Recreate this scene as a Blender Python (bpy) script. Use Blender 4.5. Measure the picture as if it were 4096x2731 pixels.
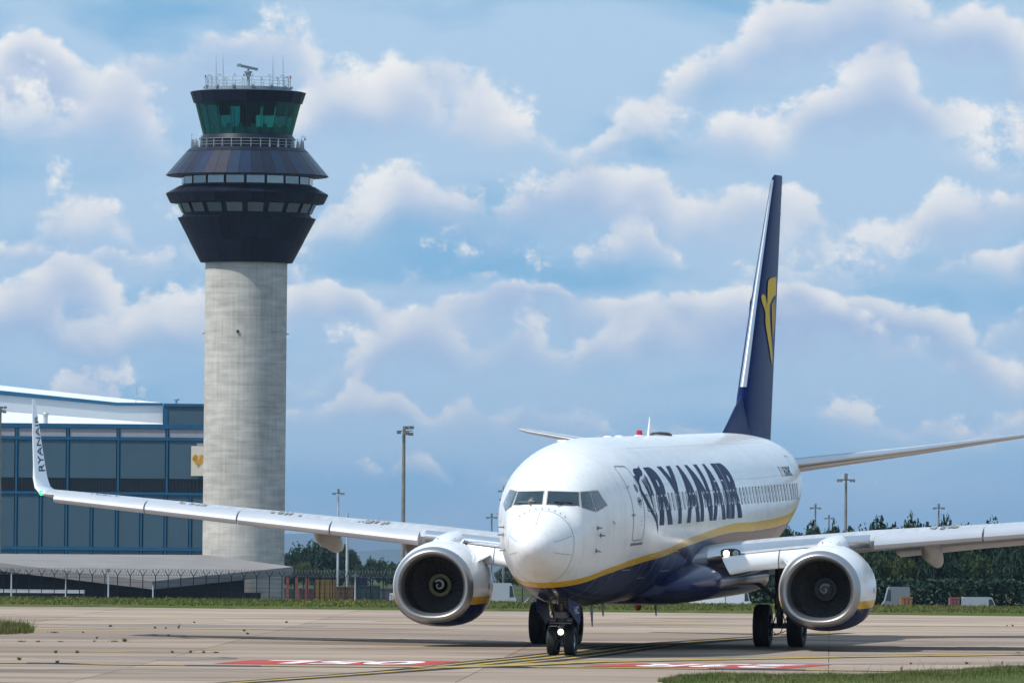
import bpy, bmesh, math, random
from math import sin, cos, pi, radians, sqrt, tan, atan2
from mathutils import Vector, Matrix

for o in list(bpy.data.objects):
    bpy.data.objects.remove(o)
scn = bpy.context.scene
COL = scn.collection
rnd = random.Random(7)

# ------------------------------------------------------------------ camera
F_PX, W_PX, H_PX = 36616.66, 4096.0, 2731.0
YAW, PIT, ROL = 0.177250125, 0.0161678291, 0.00938240278   # camera against the taxiway plane
CAMX, CAMY, CAMH = -208.6369, -36.82371, 3.88385           # camera in the airliner's ground frame
EPS, ALPHA = 0.0132, 0.0098                                # nose-low attitude, taxiway slope
_rh = Vector((sin(YAW), -cos(YAW), 0)); _fh = Vector((cos(YAW), sin(YAW), 0))
_ca, _sa = cos(ALPHA), sin(ALPHA)
def plane_dir(d):                      # airliner ground frame -> world direction
    x, y, z = d.dot(_rh), d.dot(_fh), d.z
    return Vector((x, y * _ca - z * _sa, y * _sa + z * _ca))
def plane_pt(p):
    return plane_dir(Vector((p[0] - CAMX, p[1] - CAMY, p[2])))
def cam_basis():
    f = Vector((cos(YAW) * cos(PIT), sin(YAW) * cos(PIT), sin(PIT)))
    r = Vector((sin(YAW), -cos(YAW), 0)); u = r.cross(f)
    r2 = r * cos(ROL) + u * sin(ROL); u2 = u * cos(ROL) - r * sin(ROL)
    return plane_dir(r2), plane_dir(u2), plane_dir(f)
CR, CU, CF = cam_basis()
CPOS = plane_pt((CAMX, CAMY, CAMH))
cam_d = bpy.data.cameras.new('camera'); cam = bpy.data.objects.new('camera', cam_d); COL.objects.link(cam)
cam_d.sensor_width = 36; cam_d.lens = F_PX / W_PX * 36; cam_d.clip_start = 1; cam_d.clip_end = 200000
cam.matrix_world = Matrix(((CR.x, CU.x, -CF.x, CPOS.x), (CR.y, CU.y, -CF.y, CPOS.y), (CR.z, CU.z, -CF.z, CPOS.z), (0, 0, 0, 1)))
scn.camera = cam
def at(u, v, Y):                       # the point of the place at distance Y that the photograph shows at (u, v)
    d = CF + CR * ((u - W_PX / 2) / F_PX) - CU * ((v - H_PX / 2) / F_PX)
    return CPOS + d * ((Y - CPOS.y) / d.y)
def on_ground(u, v):
    d = CF + CR * ((u - W_PX / 2) / F_PX) - CU * ((v - H_PX / 2) / F_PX)
    n = Vector((0, -_sa, _ca)); t = -CPOS.dot(n) / d.dot(n)
    return CPOS + d * t

# ------------------------------------------------------------------ sky and sun
SUN_EL = radians(54); SUN_DIR = Vector((-0.90, -0.44, 0)).normalized()
w = bpy.data.worlds.new('World'); scn.world = w; w.use_nodes = True
w.cycles.sampling_method = 'MANUAL'; w.cycles.sample_map_resolution = 512
nt = w.node_tree; N = nt.nodes; L = nt.links; N.clear()
def wn(t, **k):
    n = N.new(t)
    for a, b in k.items(): setattr(n, a, b)
    return n
def wmath(op, a, b=None, c=None, clamp=False):
    n = N.new('ShaderNodeMath'); n.operation = op; n.use_clamp = clamp
    for i, s in enumerate((a, b, c)):
        if s is None: continue
        if isinstance(s, (int, float)): n.inputs[i].default_value = s
        else: L.new(s, n.inputs[i])
    return n.outputs[0]
sky = wn('ShaderNodeTexSky', sky_type='NISHITA', sun_disc=False, sun_elevation=SUN_EL)
sky.sun_rotation = atan2(SUN_DIR.x, SUN_DIR.y)
sky.altitude = 100; sky.air_density = 1.0; sky.dust_density = 0.3; sky.ozone_density = 3.0
tc = wn('ShaderNodeTexCoord')
lv = N.new('ShaderNodeVectorMath'); lv.operation = 'ADD'; L.new(tc.outputs['Generated'], lv.inputs[0]); lv.inputs[1].default_value = (0, 0, .26)
nv_ = N.new('ShaderNodeVectorMath'); nv_.operation = 'NORMALIZE'; L.new(lv.outputs[0], nv_.inputs[0]); L.new(nv_.outputs[0], sky.inputs[0])   # the deep blue of a rain-washed sky right down to the horizon
sep = wn('ShaderNodeSeparateXYZ'); L.new(tc.outputs['Generated'], sep.inputs[0])
sx, sy, sz = sep.outputs
az = wmath('ARCTAN2', sx, sy); el = wmath('ARCSINE', sz)
PXR = 1.7415 / F_PX                    # radians for one of the layout units below
def cxy(s_az, s_el):
    c = N.new('ShaderNodeCombineXYZ'); L.new(s_az, c.inputs[0]); L.new(s_el, c.inputs[1]); return c.outputs[0]
def noise(vec, scale, detail, rough=0.55, dist=0.0, off=(0, 0, 0), dims='3D'):
    m = N.new('ShaderNodeMapping'); L.new(vec, m.inputs[0]); m.inputs['Location'].default_value = off
    n = N.new('ShaderNodeTexNoise'); n.noise_dimensions = dims; L.new(m.outputs[0], n.inputs['Vector'])
    n.inputs['Scale'].default_value = scale; n.inputs['Detail'].default_value = detail
    n.inputs['Roughness'].default_value = rough; n.inputs['Distortion'].default_value = dist
    return n.outputs['Fac']
P = cxy(az, wmath('MULTIPLY', el, 1.55))
# soft masses of cumulus seen above the airfield (azimuth, elevation, sizes, weight)
HZ, CX0 = 1331.0, 1176.0
BLOBS = [(110, 130, 110, 80, .22), (720, 130, 90, 170, .20), (930, 190, 110, 110, .24), (1290, 120, 190, 150, .26), (1800, 250, 170, 70, .26),
         (2060, 300, 110, 50, .18), (1990, 470, 270, 90, .30), (1620, 440, 170, 80, .20), (1600, 730, 240, 90, .30), (1880, 740, 130, 100, .24),
         (860, 710, 230, 60, .26), (60, 650, 190, 70, .26), (930, 850, 110, 70, .22), (150, 840, 190, 70, .24), (2230, 850, 190, 90, .26),
         (2270, 610, 110, 40, .20), (1250, 500, 190, 80, .14), (200, 340, 230, 80, .16), (850, 430, 130, 60, .16), (1180, 700, 130, 60, .16), (1000, 960, 220, 60, .10), (2200, 150, 220, 110, .14), (300, 190, 260, 80, .16),
         (1200, 630, 420, 26, -.26), (2050, 372, 330, 32, -.24), (1450, 320, 130, 40, -.22), (300, 570, 330, 45, -.18), (2080, 655, 230, 40, -.20), (1000, 40, 110, 50, -.22),
         (330, 35, 260, 40, -.24), (1000, 1140, 420, 60, -.20), (1950, 1060, 420, 60, -.16), (1550, 930, 160, 60, -.14), (650, 430, 100, 120, -.1), (420, 930, 260, 50, -.14), (1950, 600, 200, 40, -.16)]
acc = None
def addblob(acc, P2, b):
    bx, by, rx, ry, wt = b
    s = N.new('ShaderNodeVectorMath'); s.operation = 'SUBTRACT'; L.new(P2, s.inputs[0])
    s.inputs[1].default_value = ((bx - CX0) * PXR, (HZ - by) * PXR * 1.55, 0)
    m = N.new('ShaderNodeVectorMath'); m.operation = 'MULTIPLY'; L.new(s.outputs[0], m.inputs[0])
    m.inputs[1].default_value = (1 / (rx * PXR), 1 / (ry * PXR * 1.55), 0)
    d = N.new('ShaderNodeVectorMath'); d.operation = 'DOT_PRODUCT'; L.new(m.outputs[0], d.inputs[0]); L.new(m.outputs[0], d.inputs[1])
    e = wmath('POWER', 0.5, d.outputs['Value'])
    return wmath('MULTIPLY', e, wt) if acc is None else wmath('MULTIPLY_ADD', e, wt, acc)
# wind-torn edges: bend the coordinates by noise
w1 = N.new('ShaderNodeTexNoise'); w1.inputs['Scale'].default_value = 90; w1.inputs['Detail'].default_value = 5; L.new(P, w1.inputs['Vector'])
wv = N.new('ShaderNodeVectorMath'); wv.operation = 'MULTIPLY_ADD'; L.new(w1.outputs['Color'], wv.inputs[0]); wv.inputs[1].default_value = (.012, .012, 0); L.new(P, wv.inputs[2])
wv2 = N.new('ShaderNodeVectorMath'); wv2.operation = 'SUBTRACT'; L.new(wv.outputs[0], wv2.inputs[0]); wv2.inputs[1].default_value = (.006, .006, 0)
PW = wv2.outputs[0]
for b in BLOBS: acc = addblob(acc, PW, b)
def smooth(x, a, b):
    r = wn('ShaderNodeMapRange', interpolation_type='SMOOTHSTEP')
    for i, v in enumerate((x, a, b)):
        if isinstance(v, (int, float)): r.inputs[i].default_value = v
        else: L.new(v, r.inputs[i])
    return r.outputs[0]
def mixrgb(f, a, b):
    m = wn('ShaderNodeMix', data_type='RGBA'); L.new(f, m.inputs['Factor'])
    for k, v in (('A', a), ('B', b)):
        if isinstance(v, tuple): m.inputs[k].default_value = (*v, 1)
        else: L.new(v, m.inputs[k])
    return m.outputs['Result']
SKY_STR = 0.15; CG = 6.6
gain = lambda c: tuple(CG * q for q in c)
tint = N.new('ShaderNodeVectorMath'); tint.operation = 'MULTIPLY'; L.new(sky.outputs[0], tint.inputs[0]); tint.inputs[1].default_value = (.78, 1.0, .90)
veil_p = cxy(az, wmath('MULTIPLY', el, 3.2)); veil_n = noise(veil_p, 26, 6, .5, .3, (.37, .11, 0), '2D')
veil = smooth(wmath('MULTIPLY_ADD', acc, .75, veil_n), .20, .62)
col = mixrgb(wmath('MULTIPLY', veil, .90), tint.outputs[0], gain((.40, .54, .69)))
# banks of cumulus one behind the other: flat grey-blue bases, bright heaped tops
ua = wmath('MULTIPLY', az, 1 / PXR); qv = wmath('MULTIPLY', el, 1 / PXR)
def bank(col, base, H, Lw, seed, bias=0.0):
    u = wmath('MULTIPLY_ADD', ua, 1 / Lw, seed); v = wmath('MULTIPLY_ADD', qv, 1.25 / Lw, seed * 1.7)
    n1 = noise(cxy(u, v), 1.0, 8, .67, 0, (0, 0, 0), '2D')
    c = noise(cxy(wmath('MULTIPLY', u, .36), wmath('MULTIPLY', v, .12)), 1.0, 2, .5, 0, (seed, 3.1, 0), '2D')
    rise = wmath('MULTIPLY_ADD', acc, 1.7, wmath('MULTIPLY_ADD', c, 2.4, bias - .95))
    n0 = wmath('SUBTRACT', n1, .5)
    qb = wmath('MULTIPLY_ADD', wmath('SUBTRACT', c, .5), H * 1.6, base)    # bases at uneven heights
    s = wmath('ADD', wmath('MULTIPLY_ADD', rise, H, qb), wmath('SUBTRACT', wmath('MULTIPLY', n0, H * 1.5), qv))
    d = wmath('MULTIPLY', smooth(s, 0.0, H * .32), smooth(wmath('SUBTRACT', wmath('MULTIPLY_ADD', n0, H * 1.1, qv), qb), -H * .38, H * .42))
    lit = wmath('SUBTRACT', 1.0, smooth(s, 0.0, H * 1.15))
    lum = wmath('ADD', wmath('MULTIPLY', lit, .85), wmath('MULTIPLY_ADD', n0, 2.1, wmath('MULTIPLY_ADD', wmath('SUBTRACT', qv, qb), .28 / H, -.14)), clamp=True)
    ramp = wn('ShaderNodeValToRGB'); L.new(lum, ramp.inputs[0]); cre = ramp.color_ramp.elements
    cre[0].position = 0; cre[0].color = (*gain((.34, .44, .62)), 1); cre[1].position = 1; cre[1].color = (*gain((.83, .805, .765)), 1)
    e_ = cre.new(.35); e_.color = (*gain((.50, .56, .665)), 1); e_ = cre.new(.68); e_.color = (*gain((.69, .695, .71)), 1)
    return mixrgb(wmath('MULTIPLY', d, .94), col, ramp.outputs[0])
for base, H, Lw, seed, bias in ((250, 75, 95, 1.3, .14), (360, 110, 120, 7.7, .17), (490, 160, 150, 3.9, .17), (590, 150, 150, 11.2, .10), (720, 130, 140, 44.2, .05), (790, 190, 180, 5.1, .17), (1000, 180, 180, 21.4, .17), (1130, 240, 210, 27.9, .17), (1650, 380, 330, 33.3, .15)):
    col = bank(col, base, H, Lw, seed, bias)
c2 = col
bg = wn('ShaderNodeBackground'); L.new(c2, bg.inputs[0]); bg.inputs[1].default_value = SKY_STR
wo = wn('ShaderNodeOutputWorld'); L.new(bg.outputs[0], wo.inputs[0])
sun_d = bpy.data.lights.new('sun', 'SUN'); sun_d.energy = 3.1; sun_d.angle = radians(1.2); sun_d.color = (1, .955, .89)
sun = bpy.data.objects.new('sun', sun_d); COL.objects.link(sun)
sd = Vector((SUN_DIR.x * cos(SUN_EL), SUN_DIR.y * cos(SUN_EL), sin(SUN_EL)))
sun.rotation_euler = sd.to_track_quat('Z', 'Y').to_euler()
scn.view_settings.view_transform = 'Standard'; scn.view_settings.look = 'None'; scn.view_settings.gamma = 1
scn.view_settings.use_curve_mapping = False; scn.view_settings.exposure = 0.34
scn.cycles.use_denoising = True; scn.cycles.use_adaptive_sampling = True; scn.cycles.adaptive_threshold = .02; scn.cycles.max_bounces = 6; scn.cycles.transparent_max_bounces = 12
scn.cycles.caustics_reflective = False; scn.cycles.caustics_refractive = False

# ------------------------------------------------------------------ helpers
class MB:
    def __init__(s): s.v = []; s.f = []
    def add(s, vs, fs):
        k = len(s.v); s.v += [tuple(p) for p in vs]; s.f += [tuple(i + k for i in f) for f in fs]; return s
    def box(s, c, d, rz=0, M=None):
        x, y, z = d[0] / 2, d[1] / 2, d[2] / 2
        vs = [Vector((a * x, b * y, e * z)) for e in (-1, 1) for b in (-1, 1) for a in (-1, 1)]
        if rz: R = Matrix.Rotation(rz, 3, 'Z'); vs = [R @ p for p in vs]
        if M: vs = [M @ p for p in vs]
        return s.add([p + Vector(c) for p in vs], [(0, 2, 3, 1), (4, 5, 7, 6), (0, 1, 5, 4), (2, 6, 7, 3), (0, 4, 6, 2), (1, 3, 7, 5)])
    def span(s, a, b): return s.box([(a[i] + b[i]) / 2 for i in range(3)], [abs(b[i] - a[i]) for i in range(3)])
    def loft(s, rings, caps=True, closed=True):
        n = len(rings[0]); vs = [p for r in rings for p in r]; fs = []
        for i in range(len(rings) - 1):
            for j in range(n if closed else n - 1):
                k = (j + 1) % n; fs.append((i * n + j, i * n + k, (i + 1) * n + k, (i + 1) * n + j))
        if caps:
            fs.append(tuple(range(n - 1, -1, -1))); m = (len(rings) - 1) * n; fs.append(tuple(range(m, m + n)))
        return s.add(vs, fs)
    def tube(s, pts, r, n=8, caps=True):
        pts = [Vector(p) for p in pts]; rs = r if isinstance(r, (list, tuple)) else [r] * len(pts); rings = []
        for i, p in enumerate(pts):
            t = (pts[min(i + 1, len(pts) - 1)] - pts[max(i - 1, 0)]).normalized()
            a = t.cross(Vector((0, 0, 1)) if abs(t.z) < .9 else Vector((1, 0, 0))).normalized(); b = t.cross(a)
            rings.append([p + (a * cos(2 * pi * k / n) + b * sin(2 * pi * k / n)) * rs[i] for k in range(n)])
        return s.loft(rings, caps)
    def lathe(s, prof, n=32, axis='X', c=(0, 0, 0), caps=False, a0=0.0):
        rings = []
        for h, r in prof:
            ring = []
            for k in range(n):
                t = a0 + 2 * pi * k / n; p = (h, r * cos(t), r * sin(t))
                if axis == 'Y': p = (p[2], h, p[1])
                if axis == 'Z': p = (p[1], p[2], h)
                ring.append((p[0] + c[0], p[1] + c[1], p[2] + c[2]))
            rings.append(ring)
        return s.loft(rings, caps)
    def prism(s, poly, a, b):          # polygon of 3D points swept by vector b from offset a
        a = Vector(a); b = Vector(b); return s.loft([[Vector(p) + a for p in poly], [Vector(p) + b for p in poly]])
    def mesh(s, name):
        me = bpy.data.meshes.new(name); me.from_pydata(s.v, [], s.f)
        bm = bmesh.new(); bm.from_mesh(me); bmesh.ops.recalc_face_normals(bm, faces=bm.faces); bm.to_mesh(me); bm.free(); me.update(); return me
def tag(o, label=None, cat=None, group=None, kind=None):
    for k, v in (('label', label), ('category', cat), ('group', group), ('kind', kind)):
        if v: o[k] = v
    return o
def link(name, me, mat=None, parent=None, smooth=None, **k):
    o = bpy.data.objects.new(name, me); COL.objects.link(o)
    if mat and not me.materials: me.materials.append(mat)
    if parent: o.parent = parent
    if smooth is not None:
        for p in me.polygons: p.use_smooth = True
        me.set_sharp_from_angle(angle=radians(smooth))
    return tag(o, **k)
def obj(name, mb, mat, parent=None, smooth=None, **k): return link(name, mb.mesh(name), mat, parent, smooth, **k)
def empty(name, loc=(0, 0, 0), rz=0, **k):
    o = bpy.data.objects.new(name, None); COL.objects.link(o); o.location = loc; o.rotation_euler.z = rz; o.empty_display_size = .2; return tag(o, **k)
def copy_tree(o, parent=None):
    c = o.copy(); COL.objects.link(c); c.parent = parent
    for ch in list(o.children): copy_tree(ch, c)
    return c
def pchip(xs, ys):                     # monotone curve through a table
    n = len(xs); h = [xs[i + 1] - xs[i] for i in range(n - 1)]; d = [(ys[i + 1] - ys[i]) / h[i] for i in range(n - 1)]
    m = [d[0]] + [0 if d[i - 1] * d[i] <= 0 else 2 * d[i - 1] * d[i] / (d[i - 1] + d[i]) for i in range(1, n - 1)] + [d[-1]]
    def f(x):
        x = min(max(x, xs[0]), xs[-1]); i = 0
        while i < n - 2 and x > xs[i + 1]: i += 1
        t = (x - xs[i]) / h[i]; t2, t3 = t * t, t * t * t
        return (2 * t3 - 3 * t2 + 1) * ys[i] + (t3 - 2 * t2 + t) * h[i] * m[i] + (-2 * t3 + 3 * t2) * ys[i + 1] + (t3 - t2) * h[i] * m[i + 1]
    return f

# ------------------------------------------------------------------ materials
def mat(name, col, rough=.5, metal=0., var=.0, vscale=3., vstretch=(1, 1, 1), bump=0., bscale=20., coat=0., spec=.5, emit=None, estr=0., rand=0., bstretch=(1, 1, 1), ior=None):
    m = bpy.data.materials.new(name); m.use_nodes = True; T = m.node_tree; B = T.nodes['Principled BSDF']
    B.inputs['Roughness'].default_value = rough; B.inputs['Metallic'].default_value = metal
    B.inputs['Coat Weight'].default_value = coat; B.inputs['Coat Roughness'].default_value = .06; B.inputs['Specular IOR Level'].default_value = spec
    if ior: B.inputs['IOR'].default_value = ior
    c4 = (*col, 1); tcn = T.nodes.new('ShaderNodeTexCoord'); last = None
    nz = T.nodes.new('ShaderNodeTexNoise'); mp = T.nodes.new('ShaderNodeMapping'); mp.inputs['Scale'].default_value = vstretch
    T.links.new(tcn.outputs['Object'], mp.inputs[0]); T.links.new(mp.outputs[0], nz.inputs['Vector'])
    nz.inputs['Scale'].default_value = vscale; nz.inputs['Detail'].default_value = 6
    hs = T.nodes.new('ShaderNodeHueSaturation'); hs.inputs['Color'].default_value = c4
    mr = T.nodes.new('ShaderNodeMapRange'); T.links.new(nz.outputs['Fac'], mr.inputs[0])
    mr.inputs[1].default_value = .25; mr.inputs[2].default_value = .75; mr.inputs[3].default_value = 1 - var; mr.inputs[4].default_value = 1 + var
    val = mr.outputs[0]
    if rand:
        oi = T.nodes.new('ShaderNodeObjectInfo'); m2 = T.nodes.new('ShaderNodeMapRange'); T.links.new(oi.outputs['Random'], m2.inputs[0]); m2.inputs[3].default_value = 1 - rand; m2.inputs[4].default_value = 1 + rand
        mu = T.nodes.new('ShaderNodeMath'); mu.operation = 'MULTIPLY'; T.links.new(val, mu.inputs[0]); T.links.new(m2.outputs[0], mu.inputs[1]); val = mu.outputs[0]
    T.links.new(val, hs.inputs['Value']); T.links.new(hs.outputs[0], B.inputs['Base Color'])
    if bump:
        nb = T.nodes.new('ShaderNodeTexNoise'); nb.inputs['Scale'].default_value = bscale; nb.inputs['Detail'].default_value = 4
        mb2 = T.nodes.new('ShaderNodeMapping'); mb2.inputs['Scale'].default_value = bstretch; T.links.new(tcn.outputs['Object'], mb2.inputs[0]); T.links.new(mb2.outputs[0], nb.inputs['Vector'])
        bp = T.nodes.new('ShaderNodeBump'); bp.inputs['Strength'].default_value = bump; T.links.new(nb.outputs['Fac'], bp.inputs['Height']); T.links.new(bp.outputs[0], B.inputs['Normal'])
    if emit: B.inputs['Emission Color'].default_value = (*emit, 1); B.inputs['Emission Strength'].default_value = estr
    m['hs'] = hs.name
    return m
def nd(m, t, **k):
    n = m.node_tree.nodes.new(t)
    for a, b in k.items(): setattr(n, a, b)
    return n
WHITE = (.84, .84, .84); NAVY = (.012, .022, .085); YELL = (.72, .42, .02)
M_white = mat('white_paint', WHITE, .28, coat=.35, var=.03, vscale=.8)
M_navy = mat('navy_paint', NAVY, .22, coat=.12, spec=.3, var=.1)
M_print = mat('navy_lettering', (.016, .028, .085), .5, ior=1.2, var=.1)
M_finnavy = mat('navy_fin_paint', (.008, .020, .095), .40, ior=1.14, var=.12, vscale=1.2, vstretch=(2, 2, .4))
M_printw = mat('white_lettering', (.7, .7, .7), .5, spec=.2, var=.05)
M_printy = mat('yellow_emblem', (.66, .44, .035), .5, ior=1.2, var=.06)
M_yellow = mat('yellow_paint', YELL, .35, coat=.1, var=.05)
M_grey = mat('grey_paint', (.58, .60, .62), .35, var=.06, vscale=1.2)
M_wing = mat('wing_skin', (.46, .48, .51), .42, var=.18, vscale=2.0, vstretch=(.5, 3, 1))
M_metal = mat('bare_metal', (.66, .67, .70), .28, metal=.9, var=.06, vscale=2)
M_slat = mat('slat_skin', (.60, .61, .64), .34, metal=.35, var=.05, vscale=1.5)
M_lip = mat('inlet_lip_metal', (.40, .40, .41), .42, metal=.9, var=.05)
M_dark = mat('dark_metal', (.035, .036, .04), .45, metal=.3, var=.2)
M_blade = mat('fan_blade_metal', (.16, .16, .165), .45, metal=.4, var=.1)
M_duct = mat('duct_lining', (.05, .05, .054), .5, var=.1)
M_black = mat('black_paint', (.012, .012, .014), .4, var=.2)
M_rubber = mat('tyre_rubber', (.016, .016, .017), .75, var=.25, vscale=6)
M_rim = mat('wheel_rim', (.62, .64, .66), .4, metal=.3, var=.1)
M_strut = mat('gear_strut', (.20, .20, .21), .45, metal=.4, var=.25, vscale=8)
M_seam = mat('panel_seam', (.30, .31, .34), .5, var=.1)
M_glass = mat('cockpit_glass', (.012, .030, .040), .05, coat=1, spec=.8, var=.4, vscale=3)
M_side = mat('side_window_glass', (.09, .10, .12), .08, coat=1, spec=.6, var=.2)
M_frame = mat('window_frame', (.45, .45, .43), .4, metal=.3, var=.1)
M_pane = mat('cabin_pane', (.50, .52, .53), .3, spec=.3, var=.15, vscale=6, rand=.25)
M_rimw = mat('cabin_window_rim', (.17, .18, .20), .5, spec=.2, var=.15)
M_lampon = mat('lamp_lit', (1, .9, .7), .3, emit=(1, .82, .55), estr=3.5)
M_lamppale = mat('lamp_glass', (.35, .42, .40), .08, coat=1, var=.2)
M_green = mat('green_nav_light', (.0, .4, .15), .2, emit=(.02, 1, .35), estr=1.2)
M_red = mat('red_lens', (.45, .015, .02), .25, coat=.6, var=.1)
M_orange = mat('orange_paint', (.75, .24, .05), .4, var=.1)
M_irgreen = mat('green_paint', (.02, .22, .10), .4, var=.1)

# fuselage livery: white above, a yellow stripe, navy belly
STRIPE = [(0, 1.70), (1, 1.77), (2.2, 1.88), (3.5, 2.09), (5.83, 2.32), (8.9, 2.46), (10.95, 2.61), (13.75, 2.74), (18, 2.89), (22.3, 2.89), (26.7, 2.96), (28.9, 3.06), (32, 3.35), (40, 4.3)]
STHICK = [(0, .15), (5, .17), (13.5, .20), (18, .22), (40, .25)]
def livery(name, stripe, thick, xr, zr):
    m = mat(name, WHITE, .20, coat=.0, spec=.4, var=.05, vscale=1.1, vstretch=(1, 1, 2)); T = m.node_tree; B = T.nodes['Principled BSDF']
    hs = T.nodes[m['hs']]
    tcn = nd(m, 'ShaderNodeTexCoord'); sp = nd(m, 'ShaderNodeSeparateXYZ'); T.links.new(tcn.outputs['Object'], sp.inputs[0])
    def curve(tab):
        mr = nd(m, 'ShaderNodeMapRange'); T.links.new(sp.outputs[0], mr.inputs[0]); mr.inputs[1].default_value, mr.inputs[2].default_value = xr
        cr = nd(m, 'ShaderNodeFloatCurve'); T.links.new(mr.outputs[0], cr.inputs['Value']); c = cr.mapping.curves[0]
        pts = [((x - xr[0]) / (xr[1] - xr[0]), (z - zr[0]) / (zr[1] - zr[0])) for x, z in tab]
        while len(c.points) < len(pts): c.points.new(.5, .5)
        for p, q in zip(c.points, sorted(pts)): p.location = q
        cr.mapping.update()
        m3 = nd(m, 'ShaderNodeMapRange'); T.links.new(cr.outputs[0], m3.inputs[0]); m3.inputs[3].default_value, m3.inputs[4].default_value = zr; return m3.outputs[0]
    top = curve(stripe); th = curve([(x, t + zr[0]) for x, t in thick])
    def mth(op, a, b):
        n = nd(m, 'ShaderNodeMath', operation=op)
        for i, s in enumerate((a, b)):
            if isinstance(s, (int, float)): n.inputs[i].default_value = s
            else: T.links.new(s, n.inputs[i])
        return n.outputs[0]
    bot = mth('SUBTRACT', top, mth('SUBTRACT', th, zr[0]))
    below_top = mth('LESS_THAN', sp.outputs[2], top); below_bot = mth('LESS_THAN', sp.outputs[2], bot)
    a = nd(m, 'ShaderNodeMix', data_type='RGBA'); T.links.new(below_top, a.inputs['Factor']); T.links.new(hs.outputs[0], a.inputs['A']); a.inputs['B'].default_value = (*YELL, 1)
    b = nd(m, 'ShaderNodeMix', data_type='RGBA'); T.links.new(below_bot, b.inputs['Factor']); T.links.new(a.outputs['Result'], b.inputs['A']); b.inputs['B'].default_value = (*NAVY, 1)
    T.links.new(b.outputs['Result'], B.inputs['Base Color'])
    sl = nd(m, 'ShaderNodeMapRange'); T.links.new(below_bot, sl.inputs[0]); sl.inputs[3].default_value = .40; sl.inputs[4].default_value = .16; T.links.new(sl.outputs[0], B.inputs['Specular IOR Level'])
    gr = nd(m, 'ShaderNodeTexNoise'); gm_ = nd(m, 'ShaderNodeMapping'); gm_.inputs['Scale'].default_value = (5, 5, .5); T.links.new(tcn.outputs['Object'], gm_.inputs[0]); T.links.new(gm_.outputs[0], gr.inputs['Vector']); gr.inputs['Scale'].default_value = 1.4; gr.inputs['Detail'].default_value = 5
    g2 = nd(m, 'ShaderNodeMapRange'); T.links.new(gr.outputs['Fac'], g2.inputs[0]); g2.inputs[1].default_value = .52; g2.inputs[2].default_value = .75; g2.inputs[4].default_value = .16
    g3 = nd(m, 'ShaderNodeMix', data_type='RGBA'); T.links.new(g2.outputs[0], g3.inputs['Factor']); T.links.new(b.outputs['Result'], g3.inputs['A']); g3.inputs['B'].default_value = (.30, .27, .24, 1); T.links.new(g3.outputs['Result'], B.inputs['Base Color'])
    # faint waviness of riveted skin
    wz_ = nd(m, 'ShaderNodeTexNoise'); wz_.inputs['Scale'].default_value = 2.2; wz_.inputs['Detail'].default_value = 3; T.links.new(tcn.outputs['Object'], wz_.inputs['Vector'])
    bp = nd(m, 'ShaderNodeBump'); bp.inputs['Strength'].default_value = .10; bp.inputs['Distance'].default_value = .03; T.links.new(wz_.outputs['Fac'], bp.inputs['Height']); T.links.new(bp.outputs[0], B.inputs['Normal'])
    return m
M_liv = livery('fuselage_livery', STRIPE, STHICK, (0, 40), (0, 5))
M_nac = livery('nacelle_livery', [(10, 1.09), (20, 1.16)], [(10, .19), (20, .19)], (10, 20), (0, 3))
# ------------------------------------------------------------------ the ground
TA = tan(ALPHA); FAR_Z = 0.9
def gz(y):
    if y <= 311: return TA * y
    if y >= 520: return FAR_Z
    t = (y - 311) / 209; t = t * t * (3 - 2 * t); return TA * 311 * (1 - t) + FAR_Z * t
def pos_mat(name, c1, c2, s1, c3, s2, rough=.85, bump=.3, bs=6, rand=0.0, stretch=(1, 1, 1)):
    m = mat(name, c1, rough); T = m.node_tree; B = T.nodes['Principled BSDF']; B.inputs['Specular IOR Level'].default_value = .02
    g = nd(m, 'ShaderNodeNewGeometry'); mp = nd(m, 'ShaderNodeMapping'); mp.inputs['Scale'].default_value = stretch; T.links.new(g.outputs['Position'], mp.inputs[0])
    def nz(s, d=6): n = nd(m, 'ShaderNodeTexNoise'); n.inputs['Scale'].default_value = s; n.inputs['Detail'].default_value = d; T.links.new(mp.outputs[0], n.inputs['Vector']); return n.outputs['Fac']
    def rmp(f, a, b): r = nd(m, 'ShaderNodeMapRange', interpolation_type='SMOOTHSTEP'); T.links.new(f, r.inputs[0]); r.inputs[1].default_value, r.inputs[2].default_value = a, b; return r.outputs[0]
    x = nd(m, 'ShaderNodeMix', data_type='RGBA'); x.inputs['A'].default_value = (*c1, 1); x.inputs['B'].default_value = (*c2, 1); T.links.new(rmp(nz(s1), .38, .64), x.inputs['Factor'])
    y = nd(m, 'ShaderNodeMix', data_type='RGBA'); T.links.new(x.outputs['Result'], y.inputs['A']); y.inputs['B'].default_value = (*c3, 1); T.links.new(rmp(nz(s2, 8), .48, .72), y.inputs['Factor'])
    out = y.outputs['Result']
    if rand:
        oi = nd(m, 'ShaderNodeObjectInfo'); r = nd(m, 'ShaderNodeMapRange'); T.links.new(oi.outputs['Random'], r.inputs[0]); r.inputs[3].default_value = 1 - rand; r.inputs[4].default_value = 1 + rand
        h = nd(m, 'ShaderNodeHueSaturation'); T.links.new(out, h.inputs['Color']); T.links.new(r.outputs[0], h.inputs['Value']); out = h.outputs[0]
    T.links.new(out, B.inputs['Base Color'])
    if bump: b = nd(m, 'ShaderNodeBump'); b.inputs['Strength'].default_value = bump; b.inputs['Distance'].default_value = .02; T.links.new(nz(bs), b.inputs['Height']); T.links.new(b.outputs[0], B.inputs['Normal'])
    return m
M_conc = pos_mat('taxiway_concrete', (.385, .300, .236), (.295, .232, .186), .13, (.195, .158, .132), .33, rand=.12, bump=.15, stretch=(.35, 1, 1))
M_joint = pos_mat('joint_sealant', (.12, .10, .085), (.15, .125, .10), .5, (.07, .07, .05), 2)
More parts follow.
